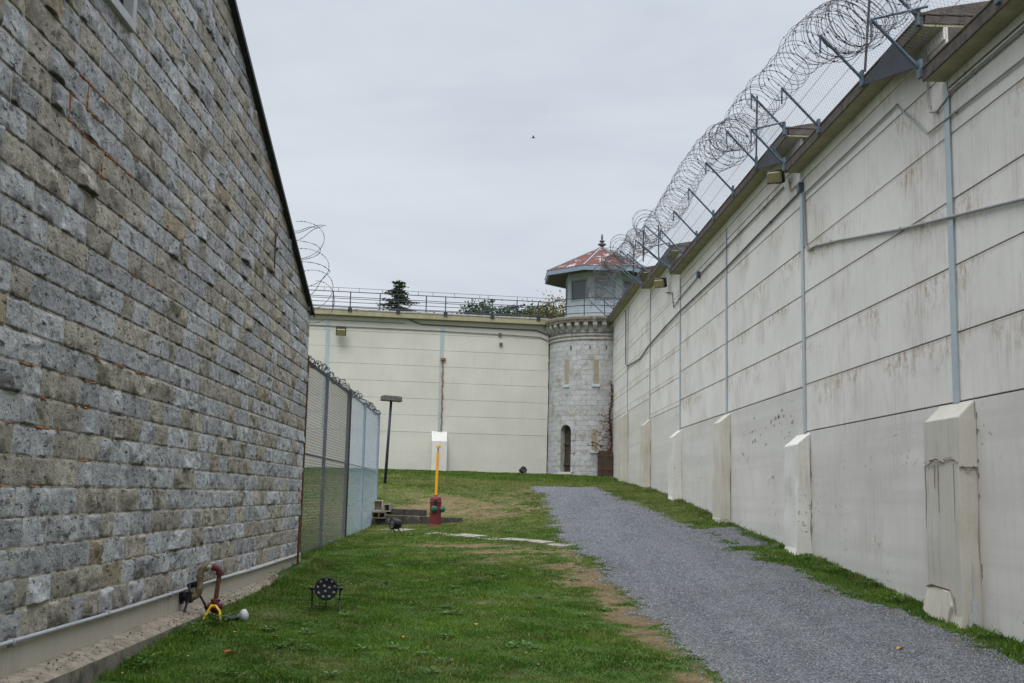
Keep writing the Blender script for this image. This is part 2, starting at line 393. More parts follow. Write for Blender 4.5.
M['cabin'] = simple('pale_cabin_paint', (.46,.52,.56), .12, 5, .6)
M['oldwood'] = simple('rotten_wood', (.075,.055,.045), .4, 12, .95, bmp=.6, spot=(.12,.05,.035), spotamt=.58)
M['door'] = simple('dark_door', (.075,.055,.045), .35, 8, .8)
M['blackedge'] = simple('black_roof_edge', (.012,.012,.013), .2, 9, .6)
M['roofing'] = simple('dark_roofing', (.06,.06,.065), .3, 5, .9)
M['frame'] = simple('grey_window_frame', (.36,.36,.365), .12, 8, .7)
M['foam'] = simple('orange_joint_foam', (.38,.13,.03), .45, 30, .9, spot=(.25,.09,.03), spotamt=.58, bmp=.8)
M['feather'] = simple('grey_feathers', (.08,.08,.085), .3, 30, .9)
def glass(name, c):
    m, nt, b = newmat(name); b.inputs['Base Color'].default_value = rgba(c); b.inputs['Roughness'].default_value = .12
    b.inputs['Specular IOR Level'].default_value = .6; return m
M['glass_dark'] = glass('dark_window_glass', (.06,.08,.095))
M['glass_light'] = glass('pale_window_glass', (.28,.34,.36))
# ================================================================ GROUND
xs = np.concatenate([[-600,-250,-120,-60,-35,-22,-15,-11,-8.5,-7,-6,-5,-4.3,-3.8,-3.5], np.arange(-3.4,6.01,.1), [6.3,6.7,7.2,8,9.5,12,16,25,45,90,200,600]])
ys = np.concatenate([[-400,-150,-60,-25,-10,-3,0,3,5,6.5], np.arange(7.5,24,.1), np.arange(24,54,.15), [54.5,55.5,57,60,65,75,90,130,250,600,1500]])
X, Y = np.meshgrid(xs, ys); Z = gz(X, Y)
S = soil(X, Y); D = np.clip((Y-24)/6,0,1)*np.clip((46-Y)/4,0,1)*np.clip(.25+1.1*(fbm(X,Y,.7,41,4)-.3),0,1)
nx, ny = len(xs), len(ys)
I = np.arange(nx*ny).reshape(ny, nx)
F = np.stack([I[:-1,:-1].ravel(), I[:-1,1:].ravel(), I[1:,1:].ravel(), I[1:,:-1].ravel()], 1)
C = np.stack([S.ravel(), D.ravel(), np.zeros(nx*ny)], 1)
g = fastmesh('lawn', np.stack([X.ravel(), Y.ravel(), Z.ravel()], 1), F, C, M['ground'], smooth=True)
tag(g, kind='structure')

# gravel path: a sheet with a ragged edge, laid just above the soil
st = .045
px = np.arange(.8, 6.0, st); py = np.concatenate([np.arange(4, 18, st), np.arange(18, 40.2, .06)])
X, Y = np.meshgrid(px, py); sd = path_sd(X, Y); Z = gz(X, Y) + np.clip(sd*.05, -.01, .022) + .004
Z = Z + (vnoise(X, Y, 19, 77)-.5)*.008
I = np.arange(X.size).reshape(X.shape); keep = (sd[:-1,:-1] > 0) & (X[:-1,:-1] < 5.84)
F = np.stack([I[:-1,:-1][keep], I[:-1,1:][keep], I[1:,1:][keep], I[1:,:-1][keep]], 1)
e = np.clip(1-sd/.45, 0, 1)*np.clip(fbm(X, Y, 3, 8, 3)*2-.6, 0, 1)
used, inv = np.unique(F.ravel(), return_inverse=True)
V = np.stack([X.ravel(), Y.ravel(), Z.ravel()], 1)[used]; C = np.stack([e.ravel()]*3, 1)[used]
p = fastmesh('gravel_path', V, inv.reshape(-1, 4), C, M['gravel'], smooth=True); tag(p, kind='structure')

# loose stones on and beside the path (nobody could count them)
n = 95000
sx = rng.uniform(1.3, 5.82, n); sy = 8.5 + 31.5*rng.random(n)**1.35; sdv = path_sd(sx, sy)
ok = (sdv > -.28*rng.random(n)**2) ; sx, sy, sdv = sx[ok], sy[ok], sdv[ok]; n = len(sx)
sz = gz(sx, sy) + np.where(sdv > 0, np.clip(sdv*.05, 0, .022)+.004, 0) + .002
oct_ = np.array([(1,0,0),(-1,0,0),(0,1,0),(0,-1,0),(0,0,1),(0,0,-1)], float)
of = np.array([(0,2,4),(2,1,4),(1,3,4),(3,0,4),(2,0,5),(1,2,5),(3,1,5),(0,3,5)])
r = (.0045 + .008*rng.random(n)**2.5)*(1+sy/32)
sc = rng.uniform(.6, 1.4, (n,6,1))*np.stack([np.ones(n), rng.uniform(.6,1.1,n), rng.uniform(.4,.8,n)], 1)[:,None,:]*r[:,None,None]
a = rng.uniform(0, 2*PI, n); ca, sa = np.cos(a)[:,None], np.sin(a)[:,None]
L = oct_[None]*sc; Vx = L[...,0]*ca-L[...,1]*sa; Vy = L[...,0]*sa+L[...,1]*ca
V = np.stack([Vx+sx[:,None], Vy+sy[:,None], L[...,2]+sz[:,None]], 2).reshape(-1,3)
F = (of[None]+np.arange(n)[:,None,None]*6).reshape(-1,3)
t = rng.random(n)[:,None]; tone = np.array([[.135,.142,.158]])*(1-t)+np.array([[.27,.28,.305]])*t
C = np.repeat(tone, 6, 0)
o = fastmesh('loose_gravel', V, F, C, M['pebble']); tag(o, 'loose blue grey crushed stone scattered over the path', 'gravel', kind='stuff')

# grass blades
def blades(n, x0, x1, y0, y1, power, name, lab, hscale=1.):
    x = rng.uniform(x0, x1, n); y = y0 + (y1-y0)*rng.random(n)**power
    sd = path_sd(x, y); so = soil(x, y); tuft = fbm(x, y, 6, 51, 3)
    dry = np.clip((y-24)/6,0,1)*np.clip((46-y)/4,0,1)*np.clip(.25+1.1*(fbm(x,y,.7,41,4)-.3),0,1)
    p = np.clip(1.1-so*1.2, .12, 1)*np.clip(.55+(tuft-.4)*2.2, .1, 1)*np.where(sd > .0, np.where(sd < .22, .35, np.where(sd < .6, .05, .002)), 1)
    p = p*np.where((x < -2.9) & (y < 19.5), 0, 1)*np.where(x > 5.8, 0, 1)*np.clip(1-dry*.35, 0, 1)
    ok = rng.random(n) < p
    x, y, so, tuft, sd, dry = x[ok], y[ok], so[ok], tuft[ok], sd[ok], dry[ok]; n = len(x)
    z = gz(x, y)-.004
    wallside = np.clip(1-np.abs(x-5.75)/.5, 0, 1)*(y < 50) + np.clip(1-np.abs(x+2.85)/.35, 0, 1)*(y < 19.6) + np.clip(1-np.abs(x+3.19)/.3,0,1)*(y>19.6)*(y<33)
    clump = np.clip(fbm(x, y, 2.1, 61, 3)-.35, 0, 1)
    h = (.010+.024*rng.random(n))*(.6+1.3*clump+1.9*wallside*rng.random(n))*(1-.5*so)*hscale*(1+y/70)
    w = (.0028+.003*rng.random(n))*(1+y/11)
    a = rng.uniform(0, 2*PI, n); lean = rng.uniform(.1, .95, n)*h; b = rng.uniform(0, 2*PI, n)
    V = np.zeros((n,3,3))
    V[:,0] = np.stack([x-np.cos(a)*w, y-np.sin(a)*w, z], 1); V[:,1] = np.stack([x+np.cos(a)*w, y+np.sin(a)*w, z], 1)
    V[:,2] = np.stack([x+np.cos(b)*lean, y+np.sin(b)*lean, z+h], 1)
    t = np.clip(1.25*fbm(x, y, 1.6, 71, 5)-.35+.45*rng.random(n), 0, 1)[:,None]
    col = np.array([[.026,.072,.008]])*(1-t)+np.array([[.120,.205,.024]])*t
    thatch = np.clip(fbm(x, y, 3.3, 17, 4)*3-1.45, 0, 1)
    yl = np.clip(so*.9+dry*.75+thatch*np.clip(y/28,.3,.7)+(rng.random(n) < .06)*.7, 0, 1)[:,None]*rng.random(n)[:,None]**.5
    col = col*(1-yl)+np.array([[.25,.215,.095]])*yl
    C = np.repeat(col, 3, 0); F = np.arange(3*n).reshape(-1,3)
    o = fastmesh(name, V.reshape(-1,3), F, C, M['grass']); tag(o, lab, 'grass', kind='stuff')
blades(430000, -2.95, 5.8, 8.8, 20, 1.25, 'grass', 'short green lawn grass between the stone building and the gravel path')
blades(300000, -3.4, 5.84, 20, 40, 1.1, 'grass', 'thin drier grass on the slope beyond the bare soil patch', 1.05)
blades(110000, -9, 5.6, 38, 52.6, 1.0, 'grass', 'dark green grass strip at the foot of the far wall', 1.5)
blades(60000, -9, -3.2, 20, 40, 1.0, 'grass', 'grass seen through the chain link fence', 1.6)

# flat concrete strip crossing the lawn
mb = MB()
wk = [(-2.6,29.9),(-1.9,28.3),(-1.26,26.9),(-.6,25.9),(-.06,25.1),(.45,24.4),(.99,23.75),(1.35,23.1),(1.75,22.5)]
for i in range(len(wk)-1):
    if i == 1: continue
    dz = random.choice([0,0,-.012,-.018,-.026])
    a, b_ = Vector((*wk[i],0)), Vector((*wk[i+1],0)); d = (b_-a).normalized(); nn = Vector((-d.y, d.x, 0))*random.uniform(.17,.23)
    a = a+d*.02; b_ = b_-d*.02
    vs = [a-nn, b_-nn, b_+nn, a+nn]
    top = [(q.x, q.y, gzs(q.x,q.y)+.036+dz+random.uniform(-.004,.004)) for q in vs]
    mb.add(top+[(x,y,z-.08) for x,y,z in top], [(0,1,2,3),(4,7,6,5),(0,4,5,1),(1,5,6,2),(2,6,7,3),(3,7,4,0)])
o = build(mb, 'concrete_walkway', simple('pale_flagstone', (.26,.24,.20), .35, 6, .9, bmp=.4, spot=(.10,.10,.05), spotamt=.50)); tag(o, kind='structure')

# ================================================================ STONE BUILDING (left)
XL = -3.19; Y1 = 19.66; YA = 9.0; ZB = -1.06
SL = .3715
def rake(y): return 3.12 + (19.67-y)*SL if y > YA else 3.12+(19.67-YA)*SL-(YA-y)*SL
bld = empty('stone_building', (XL, Y1, -1.25), 'grey and tan rock-faced stone building with a sloping black roof edge', 'building')
V_, F_, C_ = [], [], []; off = 0
CH = .2093; row = 0; z = ZB
Y0 = -1.6
foam_segs = []
win = (7.9, 9.3, 3.92, 5.35)
def add_grid(P, col, nu, nv):
    global off
    V_.append(P.reshape(-1,3)); C_.append(col.reshape(-1,3))
    I = np.arange(nu*nv).reshape(nv, nu)+off
    F_.append(np.stack([I[:-1,:-1].ravel(), I[:-1,1:].ravel(), I[1:,1:].ravel(), I[1:,:-1].ravel()], 1)); off += nu*nv
joint_y = {}
while z < 7.2:
    h = CH; g = .006
    y = Y1 - (0 if row % 2 else 0)
    first = True; joint_y[row] = []
    while y > Y0:
        wdt = random.choice([.28,.36,.42,.5,.5,.58,.66,.8])*random.uniform(.9,1.1)
        if first: wdt = .62 if row % 2 else .34; first = False
        ya, yb = y, y-wdt; y = yb; joint_y[row].append(yb)
        if z+.03 > max(rake(ya), rake(yb)): continue
        h = CH
        if yb < win[1] and ya > win[0] and z < win[2]-.03 and z+h > win[2]: h = win[2]-z
        elif yb < win[1] and ya > win[0] and z+h > win[2]+.02 and z < win[3]:
            if yb > win[0]+.02: 
                if ya <= win[1]: continue
                yb = win[1]
            elif ya > win[1]: yb = win[1]
            else: ya = win[0]
        if ya-yb < .05: continue
        fine_ = ya > 5.5
        nu, nv = (max(7, int((ya-yb)/.034)), 8) if fine_ else (5, 3)
        if 5.5 < ya < 13 : nu = max(8, int((ya-yb)/.028)); nv = 9
        u = np.linspace(0,1,nu-2); u = np.concatenate([[0],[.012/(ya-yb)],u[1:-1],[1-.012/(ya-yb)],[1]]); v = np.array([0,.05,.12,.25,.4,.55,.7,.84,.94,1.]) if fine_ else np.linspace(0,1,3); nu, nv = len(u), len(v); U, W = np.meshgrid(u, v)
        gy = random.uniform(.003,.008); gz_ = random.uniform(.004,.008)
        Yc = ya-gy-(ya-yb-2*gy)*U; Zc = z+gz_+(h-2*gz_)*W
        # broken rock face: a pillow cut by a few random flat facets, plus noise
        eu = np.minimum(U, 1-U)*(ya-yb); ev = np.minimum(W, 1-W)*h
        pil = np.clip(np.minimum(eu, ev)/.011, 0, 1)
        f = np.full(U.shape, 9.)
        proud = random.uniform(.010,.026) if random.random() < .93 else random.uniform(.026,.036)
        for _ in range(random.choice([4,5,6,7])):
            ax, az = random.gauss(0,.16), random.gauss(0,.24); c0 = proud*random.uniform(.75,1.7)
            f = np.minimum(f, c0+ax*(U-random.random())*(ya-yb)+az*(W-random.random())*h)
        chip = np.zeros(U.shape)
        for _ in range(random.choice([0,1,1,2,3])):      # conchoidal chips, mostly near the lower arris
            cu, cw, cr = random.random()*(ya-yb), abs(random.gauss(0,.35))*h, random.uniform(.02,.06)
            dd_ = np.sqrt(((U*(ya-yb)-cu)/1.9)**2+(W*h-cw)**2); chip = np.maximum(chip, np.clip(1-dd_/cr,0,1))
        f = np.maximum(f, proud*.25)-chip*.02
        ns = (fbm(Yc*1, Zc*1, 13, row*7+int(ya*13) % 97, 3)-.5)*.034 - np.clip(.08-np.abs(fbm(Yc*.6+Zc*.8, Zc*1.3-Yc*.3, 5, row*3+int(ya*7)%50, 3)-.5),0,1)*.22
        dpt = pil*np.clip(f+ns, .002, .055)
        Zc = Zc + (vnoise(Yc, Zc*0+row, 9, 5)-.5)*.006*(W*(1-W)*4*0+1)
        Zc = np.minimum(Zc, np.vectorize(rake)(Yc)-.03)
        P = np.stack([XL+dpt, Yc, Zc], 2)
        tt = fbm(ya*1.0+row*3.7, z, .9, 91, 2)*.55+random.random()*.62-.08; k = random.uniform(.78,1.2)
        warm = 0
        if tt < .58: cb = np.array([.398,.398,.403])*k
        elif tt < .90: cb = np.array([.375,.337,.28])*k
        else: cb = np.array([.32,.262,.185])*k
        col = np.broadcast_to(cb, U.shape+(3,)).copy()
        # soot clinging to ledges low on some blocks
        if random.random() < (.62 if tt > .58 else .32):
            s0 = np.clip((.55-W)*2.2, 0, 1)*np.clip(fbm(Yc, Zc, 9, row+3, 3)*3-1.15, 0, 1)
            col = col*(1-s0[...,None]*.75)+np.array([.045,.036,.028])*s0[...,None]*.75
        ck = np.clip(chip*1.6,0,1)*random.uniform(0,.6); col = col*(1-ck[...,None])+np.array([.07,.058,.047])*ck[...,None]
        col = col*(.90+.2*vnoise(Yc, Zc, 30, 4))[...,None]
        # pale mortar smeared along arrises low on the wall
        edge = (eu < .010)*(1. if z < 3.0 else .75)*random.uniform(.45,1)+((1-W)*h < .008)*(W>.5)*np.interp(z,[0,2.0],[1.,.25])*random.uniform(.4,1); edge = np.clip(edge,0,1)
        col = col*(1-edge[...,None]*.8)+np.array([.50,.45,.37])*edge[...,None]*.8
        low = (W*h < .012)*np.interp(z,[-.2,1.3],[.05,.95])*(.35+.65*(vnoise(Yc,Zc,11,8)>.3)); col = col*(1-low[...,None]*.85)+np.array([.035,.028,.022])*low[...,None]*.85  # shade of undersides and bed joints painted along the lower block edge
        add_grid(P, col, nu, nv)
    z += CH; row += 1
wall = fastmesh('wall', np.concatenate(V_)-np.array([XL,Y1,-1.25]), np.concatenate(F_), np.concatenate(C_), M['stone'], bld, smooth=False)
# mortar bed behind the blocks (and the body of the wall)
mb = MB()
def rk(y, e=0): return (XL-.002, y, rake(y)-.02+e)
bx0 = XL-.45
poly = [(XL+.004,Y0,ZB-.05),(XL+.004,Y1-.01,ZB-.05),(XL+.004,Y1-.01,rake(Y1)-.04),(XL+.004,YA,rake(YA)-.04),(XL+.004,Y0,rake(Y0)-.04)]
# split round the window
def quad(y0,y1,z0,z1):
    mb.prism([(XL-.0,y0,z0),(XL-.0,y1,z0),(XL-.0,y1,z1),(XL-.0,y0,z1)], (-.45,0,0))
def rkquad(y0, y1, z0):
    mb.prism([(XL,y0,z0),(XL,y1,z0),(XL,y1,rake(y1)-.04),(XL,y0,rake(y0)-.04)], (-.45,0,0))
rkquad(Y0, win[0], ZB-.05)
rkquad(win[1], Y1-.01, ZB-.05)
quad(win[0], win[1], ZB-.05, win[2]); 
mb.prism([(XL,win[0],win[3]),(XL,win[1],win[3]),(XL,win[1],rake(win[1])-.04),(XL,YA,rake(YA)-.04),(XL,win[0],rake(win[0])-.04)], (-.45,0,0))
o = part(mb, 'mortar', simple('mortar', (.36,.32,.255), .35, 8, .95, bmp=.4, spot=(.08,.065,.05), spotamt=.50), bld)
# return wall and back walls
mb = MB(); mb.box((XL-12,Y1-.45,-1.6),(XL-.46,Y1-.02,3.05)); mb.box((XL-12,Y0,-1.8),(XL-.46,Y0+.4,3.1)); mb.box((XL-12.4,Y0,-1.8),(XL-12.01,Y1-.02,3.1))
part(mb, 'rear_wall', M['tower_trim'], bld)
# roof slabs and the thin black verge
mb = MB()
e = .10
for ya, yb in ((YA, Y1+.03), (Y0-.2, YA)):
    mb.prism([(XL+.06,ya,rake(ya)+.0),(XL+.06,yb,rake(yb)),(XL+.06,yb,rake(yb)+.03),(XL+.06,ya,rake(ya)+.03)], (-12.6,0,0))
part(mb, 'roof', M['roofing'], bld)
mb = MB()
for ya, yb in ((YA, Y1+.04), (Y0-.2, YA)):
    mb.prism([(XL+.064,ya,rake(ya)-.03),(XL+.064,yb,rake(yb)-.03),(XL+.064,yb,rake(yb)+.035),(XL+.064,ya,rake(ya)+.035)], (.022,0,0))
part(mb, 'roof_edge', M['blackedge'], bld)
# gable window
mb = MB(); y0,y1,z0,z1 = win; f = .09
mb.box((XL-.05,y0,z0),(XL+.05,y1,z0+f)); mb.box((XL-.05,y0,z1-f),(XL+.05,y1,z1)); mb.box((XL-.048,y0,z0+f),(XL+.048,y0+f,z1-f)); mb.box((XL-.048,y1-f,z0+f),(XL+.048,y1,z1-f))
w = part(mb, 'window', M['frame'], bld, bevel=.006)
mb = MB(); mb.box((XL-.02,(y0+y1)/2-.02,z0+f),(XL+.01,(y0+y1)/2+.02,z1-f)); 
mb.box((XL-.021,y0+f,z0+.62),(XL+.008,(y0+y1)/2-.02,z0+.66)); mb.box((XL-.021,(y0+y1)/2+.02,z0+.62),(XL+.008,y1-f,z0+.66))
o = part(mb, 'glazing_bar', M['frame'], bld); o.parent = w
mb = MB(); mb.box((XL-.06,y0+.02,z0+.02),(XL-.051,y1-.02,z1-.02)); o = part(mb, 'pane', M['black'], bld); o.parent = w
# plinth, footing and the white pipe along the wall foot
mb = MB(); N = 60
for i in range(N):
    ya, yb = Y0+(Y1-Y0)*i/N, Y0+(Y1-Y0)*(i+1)/N
mb.box((XL-.44,Y0,-1.75),(XL+.035,Y1+.03,ZB-.003))
part(mb, 'plinth', M['plinth'], bld, bevel=.01)
xs_ = np.linspace(XL+.03, -2.93, 12); ys_ = np.arange(Y0, 19.3, .06); X, Y = np.meshgrid(xs_, ys_)
edge = (X-xs_[0])/(xs_[-1]-xs_[0])
Z = -1.30 + (fbm(X, Y, 9, 13, 4)-.5)*.012 - edge**6*.02 + (1-edge)*.035
prof = np.stack([X,Y,Z],2)
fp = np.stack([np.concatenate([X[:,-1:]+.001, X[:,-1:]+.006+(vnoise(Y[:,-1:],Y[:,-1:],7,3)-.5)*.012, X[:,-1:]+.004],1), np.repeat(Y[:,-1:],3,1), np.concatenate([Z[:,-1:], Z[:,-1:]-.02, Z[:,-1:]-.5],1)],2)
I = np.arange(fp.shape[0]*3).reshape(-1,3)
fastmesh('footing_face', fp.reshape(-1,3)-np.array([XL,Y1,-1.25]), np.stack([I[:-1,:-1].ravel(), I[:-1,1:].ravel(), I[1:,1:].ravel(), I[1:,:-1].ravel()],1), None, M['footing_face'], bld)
nn = prof.shape[1]; I = np.arange(prof.shape[0]*nn).reshape(-1,nn)
F = np.stack([I[:-1,:-1].ravel(), I[:-1,1:].ravel(), I[1:,1:].ravel(), I[1:,:-1].ravel()],1)
bits = MB()
for _ in range(700):
    fx, fy = random.uniform(XL+.04,-2.94), random.uniform(5,19); s_ = random.uniform(.003,.009); u_ = Vector((random.gauss(0,1),random.gauss(0,1),random.gauss(0,.3))).normalized(); v_ = u_.orthogonal(); c_ = Vector((fx,fy,-1.282+random.uniform(-.012,.016)))
    cc_ = random.choice([(.30,.26,.20),(.16,.11,.07),(.14,.11,.08),(.22,.19,.15),(.05,.08,.03)]); bits.add([c_-u_*s_*1.6,c_+v_*s_,c_+u_*s_*1.6,c_-v_*s_,c_+Vector((0,0,s_))],[(0,1,4),(1,2,4),(2,3,4),(3,0,4)],cc_)
q = build(bits, 'ledge_debris', M['pebble']); tag(q, 'leaf scraps and small stones lying on the footing ledge of the stone building', 'debris', kind='stuff')
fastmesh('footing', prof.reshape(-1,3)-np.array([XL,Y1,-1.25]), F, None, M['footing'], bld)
mb = MB(); mb.tube([(XL+.06,y,-1.045-.0035*max(0,y-7)+.006*math.sin(y*1.1)) for y in np.arange(Y0,Y1,.5)], .017, 8)
for y in np.arange(2, Y1, 1.9): mb.box((XL+.03,y,-1.075-.0035*max(0,y-7)),(XL+.082,y+.02,-1.02-.0035*max(0,y-7)))
part(mb, 'wall_pipe', M['pvc'], bld, smooth=True)
# orange foam filler in some joints, following the real courses: each bead a part
def rowz(r): return ZB+CH*r
def foamline(a, b_):
    a = np.array(a); b_ = np.array(b_); L = np.linalg.norm(b_-a); k = max(3, int(L/.025)); P = []; R = []
    for i in range(k+1):
        p = a+(b_-a)*i/k; P.append((XL+.008+random.uniform(-.004,.008), p[0], p[1]+random.uniform(-.003,.003))); R.append(random.choice([.002,.004,.006,.008,.010]))
    mb = MB(); mb.tube(P, R, 5); part(mb, 'joint_foam', M['foam'], bld)
def nearj(r, y): return min(joint_y[r], key=lambda q: abs(q-y))
def hor(r, y0, y1): foamline((y0,rowz(r)),(y1,rowz(r)))
def ver(r, y): j = nearj(r, y); foamline((j,rowz(r)),(j,rowz(r+1))); return j
rA = int(round((2.62-ZB)/CH))
j1 = ver(rA, 8.2); j2 = ver(rA-1, 8.7); j3 = ver(rA+1, 8.6)
hor(rA, 8.1, 9.6); hor(rA+1, min(j1,j3), max(j1,j3)+.35); hor(rA+2, j3-.2, j3+.5); hor(rA-1, j2-.15, j2+.1); hor(rA+1, 9.6, 9.9)
for r_, a, c in ((rA-4,9.2,10.4),(rA-8,9.0,10.4),(rA-9,7.6,9.2),(rA-10,8.0,9.2),(rA-11,7.4,8.4),(rA-12,8.8,9.2),(rA-13,7.4,8.0),(rA-2,11.5,12.2)):
    y = a
    while y < c:
        L = random.uniform(.05,.28); hor(r_, y, min(c,y+L)); y += L+random.uniform(.12,.5)
# iron dowel stain near the right end is a short rusty bar
mb = MB(); mb.tube([(XL+.03,16.05,3.75),(XL+.035,16.05,3.1)],[.016,.01],6); part(mb, 'iron_bar', M['rust'], bld)

# rusty post at the corner
o = MB(); o.tube([(-3.08,18.95,-1.4),(-3.08,18.97,-.42)], .022, 8); q = build(o, 'rusty_post', M['rust'], bevel=.002)
tag(q, 'short thin rusty iron post at the far corner of the stone building', 'post')
# ================================================================ RIGHT PERIMETER WALL
XR = 5.85; JZ = [1.28+.855*k for k in range(-2,10)]
pw = empty('perimeter_wall', (XR, 20, 0), 'tall pale concrete panel wall with stepped coping running along the right of the gravel path', 'wall')
bays = [(-12,-5.9,1.28,5.43,5.65),(-5.9,.6,1.28,5.43,5.65),(.6,7.1,1.28,5.43,5.65),(7.1,13.6,1.28,5.43,5.65),(13.6,20.2,1.28,6.17,6.4),(20.2,26.8,2.11,6.84,7.07),(26.8,33.3,2.11,6.84,7.07),
        (33.3,39.5,2.83,7.55,7.78),(39.5,45.8,3.57,8.12,8.35),(45.8,51.25,3.57,8.12,8.35)]
for k,(y0,y1,zj,zb,zt) in enumerate(bays):
    a, b_ = y0+.004, y1-.004
    newseg = k > 0 and bays[k-1][4] != zt
    ye = y0+.4 if newseg else y0            # wall body starts a little behind the slab end
    mb = MB(); mb.box((XR,a,-2.4),(XR+.03,b_,zj-.012))
    part(mb, 'wall_base', M['base'], pw)
    mb = MB(); z = zj
    while z < zb-.01:
        z1 = min(z+.855, zb)
        last = z1 >= zb-.3
        if zb-z1 < .3: z1 = zb
        t = random.uniform(-.002,.002)
        mb.box((XR+t, a if z1 < 5.4 or not newseg else a+.0, z+.012 if z > zj else z+.006),(XR+.03,b_,z1-.003 if z1==zb else z1-.003)); z = z1
    part(mb, 'wall_panel', M['panel'], pw, bevel=.006)
    mb = MB(); mb.box((XR+.028,y0,-2.4),(XR+1.35,y1,zb-.004)); part(mb, 'wall_core', M['recess'], pw)
    # thin trim line just under the soffit
    mb = MB(); mb.box((XR-.03,y0+.01,zb-.17),(XR-.002,y1-.01,zb-.002)); part(mb, 'top_trim', M['panel'], pw, bevel=.004)
segs = [(-12,13.64,5.43,5.63),(13.6,20.25,6.17,6.37),(20.1,33.35,6.84,7.04),(33.2,39.55,7.55,7.75),(39.4,52.2,8.12,8.32)]
for y0,y1,zb,zt in segs:
    mb = MB(); mb.box((5.562,y0+.01,zb),(XR+1.6,y1,zb+.03)); part(mb, 'soffit', M['soffit'], pw)
    mb = MB(); 
    n = int((y1-y0)/.5)
    mb.box((5.53,y0,zb-.012),(5.56,y1,zt-.05)); mb.box((5.52,y0-.01,zt-.05),(XR+1.62,y1,zt-.01)); mb.box((5.58,y0,zb+.03),(XR+1.6,y0+.06,zt-.052))
    part(mb, 'coping', M['fascia'], pw, bevel=.012)
# stair head walls seen above each step
for y,zb0,zt0 in ((13.66,5.66,6.16),(20.28,6.41,6.83),(33.38,7.08,7.54),(39.6,7.79,8.11)):
    mb = MB(); mb.box((XR+.0,y-.04,zb0),(XR+1.3,y+.0,zt0)); part(mb, 'end_wall', M['panel'], pw)
    # boarded head wall and roof lip of the stair hatch above each step
    mb = MB(); mb.prism([(5.52,y-.05,zt0+.19),(XR+1.6,y-.05,zt0+.19),(XR+1.6,y-.05,zt0+.36),(XR+.6,y-.05,zt0+.40),(5.75,y-.05,zt0+.27)], (0,2.2,0)); part(mb, 'hatch_roof', M['fascia'], pw, bevel=.01)
    # dark steel gusset plate between the two coping levels
    mb = MB(); mb.prism([(5.535,y-.04,zb0-.02),(5.535,y+2.2,zt0+.06),(5.535,y+.9,zt0+.20)],(-.02,0,0)); part(mb, 'gusset', M['darkmetal'], pw)
# joint cover strips
for y,z0,z1 in ((13.62,1.28,5.42),(7.1,1.28,5.42),(20.2,1.28,6.16),(26.8,2.11,6.83),(33.3,2.11,6.83),(39.5,2.83,7.54),(45.8,3.57,8.11)):
    mb = MB(); mb.box((XR-.022,y-.085,z0-.02),(XR-.002,y+.085,z1)); mb.box((XR-.030,y-.095,z0),(XR-.0225,y-.07,z1-.01))
    part(mb, 'joint_strip', M['strip'], pw, bevel=.002)
# buttresses: chamfered tops, slightly flared feet
def buttress(y0, w, ztop, zbase, d, m, root, ax='x', flare=.06, X0=XR):
    prof = [(0,-.3),(d+flare,-.3),(d+flare,.0),(d+flare*.6,.06),(d+.02,.14),(d,ztop-zbase-.22),(0,ztop-zbase)]
    if m == 'n': pass
    mb = MB(); vs = []; nlev = 9
    n = len(prof)
    ring = []
    for yy, sh in ((0,0),(w,0)):
        for dd, zz in prof: ring.append((X0-.001-dd, y0+yy, zbase+zz))
    mb.add(ring, [tuple(range(n)), tuple(n+k for k in range(n))[::-1]]+[(k,n+k,n+(k+1)%n,(k+1)%n) for k in range(n)])
    return mb
def rough(o, s=.018, sc=2.2, cuts=5):
    me = o.data; bm = bmesh.new(); bm.from_mesh(me)
    for _ in range(cuts):
        ed = [e for e in bm.edges if e.calc_length() > .16]
        if not ed: break
        bmesh.ops.subdivide_edges(bm, edges=ed, cuts=1, use_grid_fill=True)
    bmesh.ops.triangulate(bm, faces=[f for f in bm.faces if len(f.verts) > 4])
    for v in bm.verts:
        p = v.co; 
        q = Vector((p.x+float(vnoise(p.y*1.0+p.x*3, p.z, sc, 3))*s*2-s, p.y+float(vnoise(p.x*2+p.y, p.z*1.1, sc, 9))*s*2-s, p.z+float(vnoise(p.y+p.x, p.z+4, sc, 12))*s-s/2)); v.co = q
    bm.to_mesh(me); bm.free(); me.update()
import bmesh
for y0,w,zt,m,d,lab in ((13.12,1.02,1.27,'but_grey',.22,'grey weathered buttress with a chipped foot'),(19.9,.84,1.25,'but_white',.25,'whitewashed buttress'),(26.4,.84,2.08,'but_beige',.25,'tall beige buttress'),
                    (33.0,.84,2.08,'but_white',.26,'bright white buttress'),(39.2,.84,2.82,'but_beige',.26,None),(45.5,.84,3.55,'but_beige',.27,None),(6.7,.84,1.27,'but_grey',.22,None)):
    zb = gzs(XR, y0)-.02
    mb = buttress(y0, w, zt, zb, d, None, pw)
    o = part(mb, 'buttress', M[m], pw); 
    rough(o, .009 if lab and 'chipped' in lab else .018)
    bv = o.modifiers.new('bevel','BEVEL'); bv.width = .018; bv.segments = 2; bv.limit_method = 'ANGLE'; bv.angle_limit = rad(35)
    if lab: o['label'] = lab
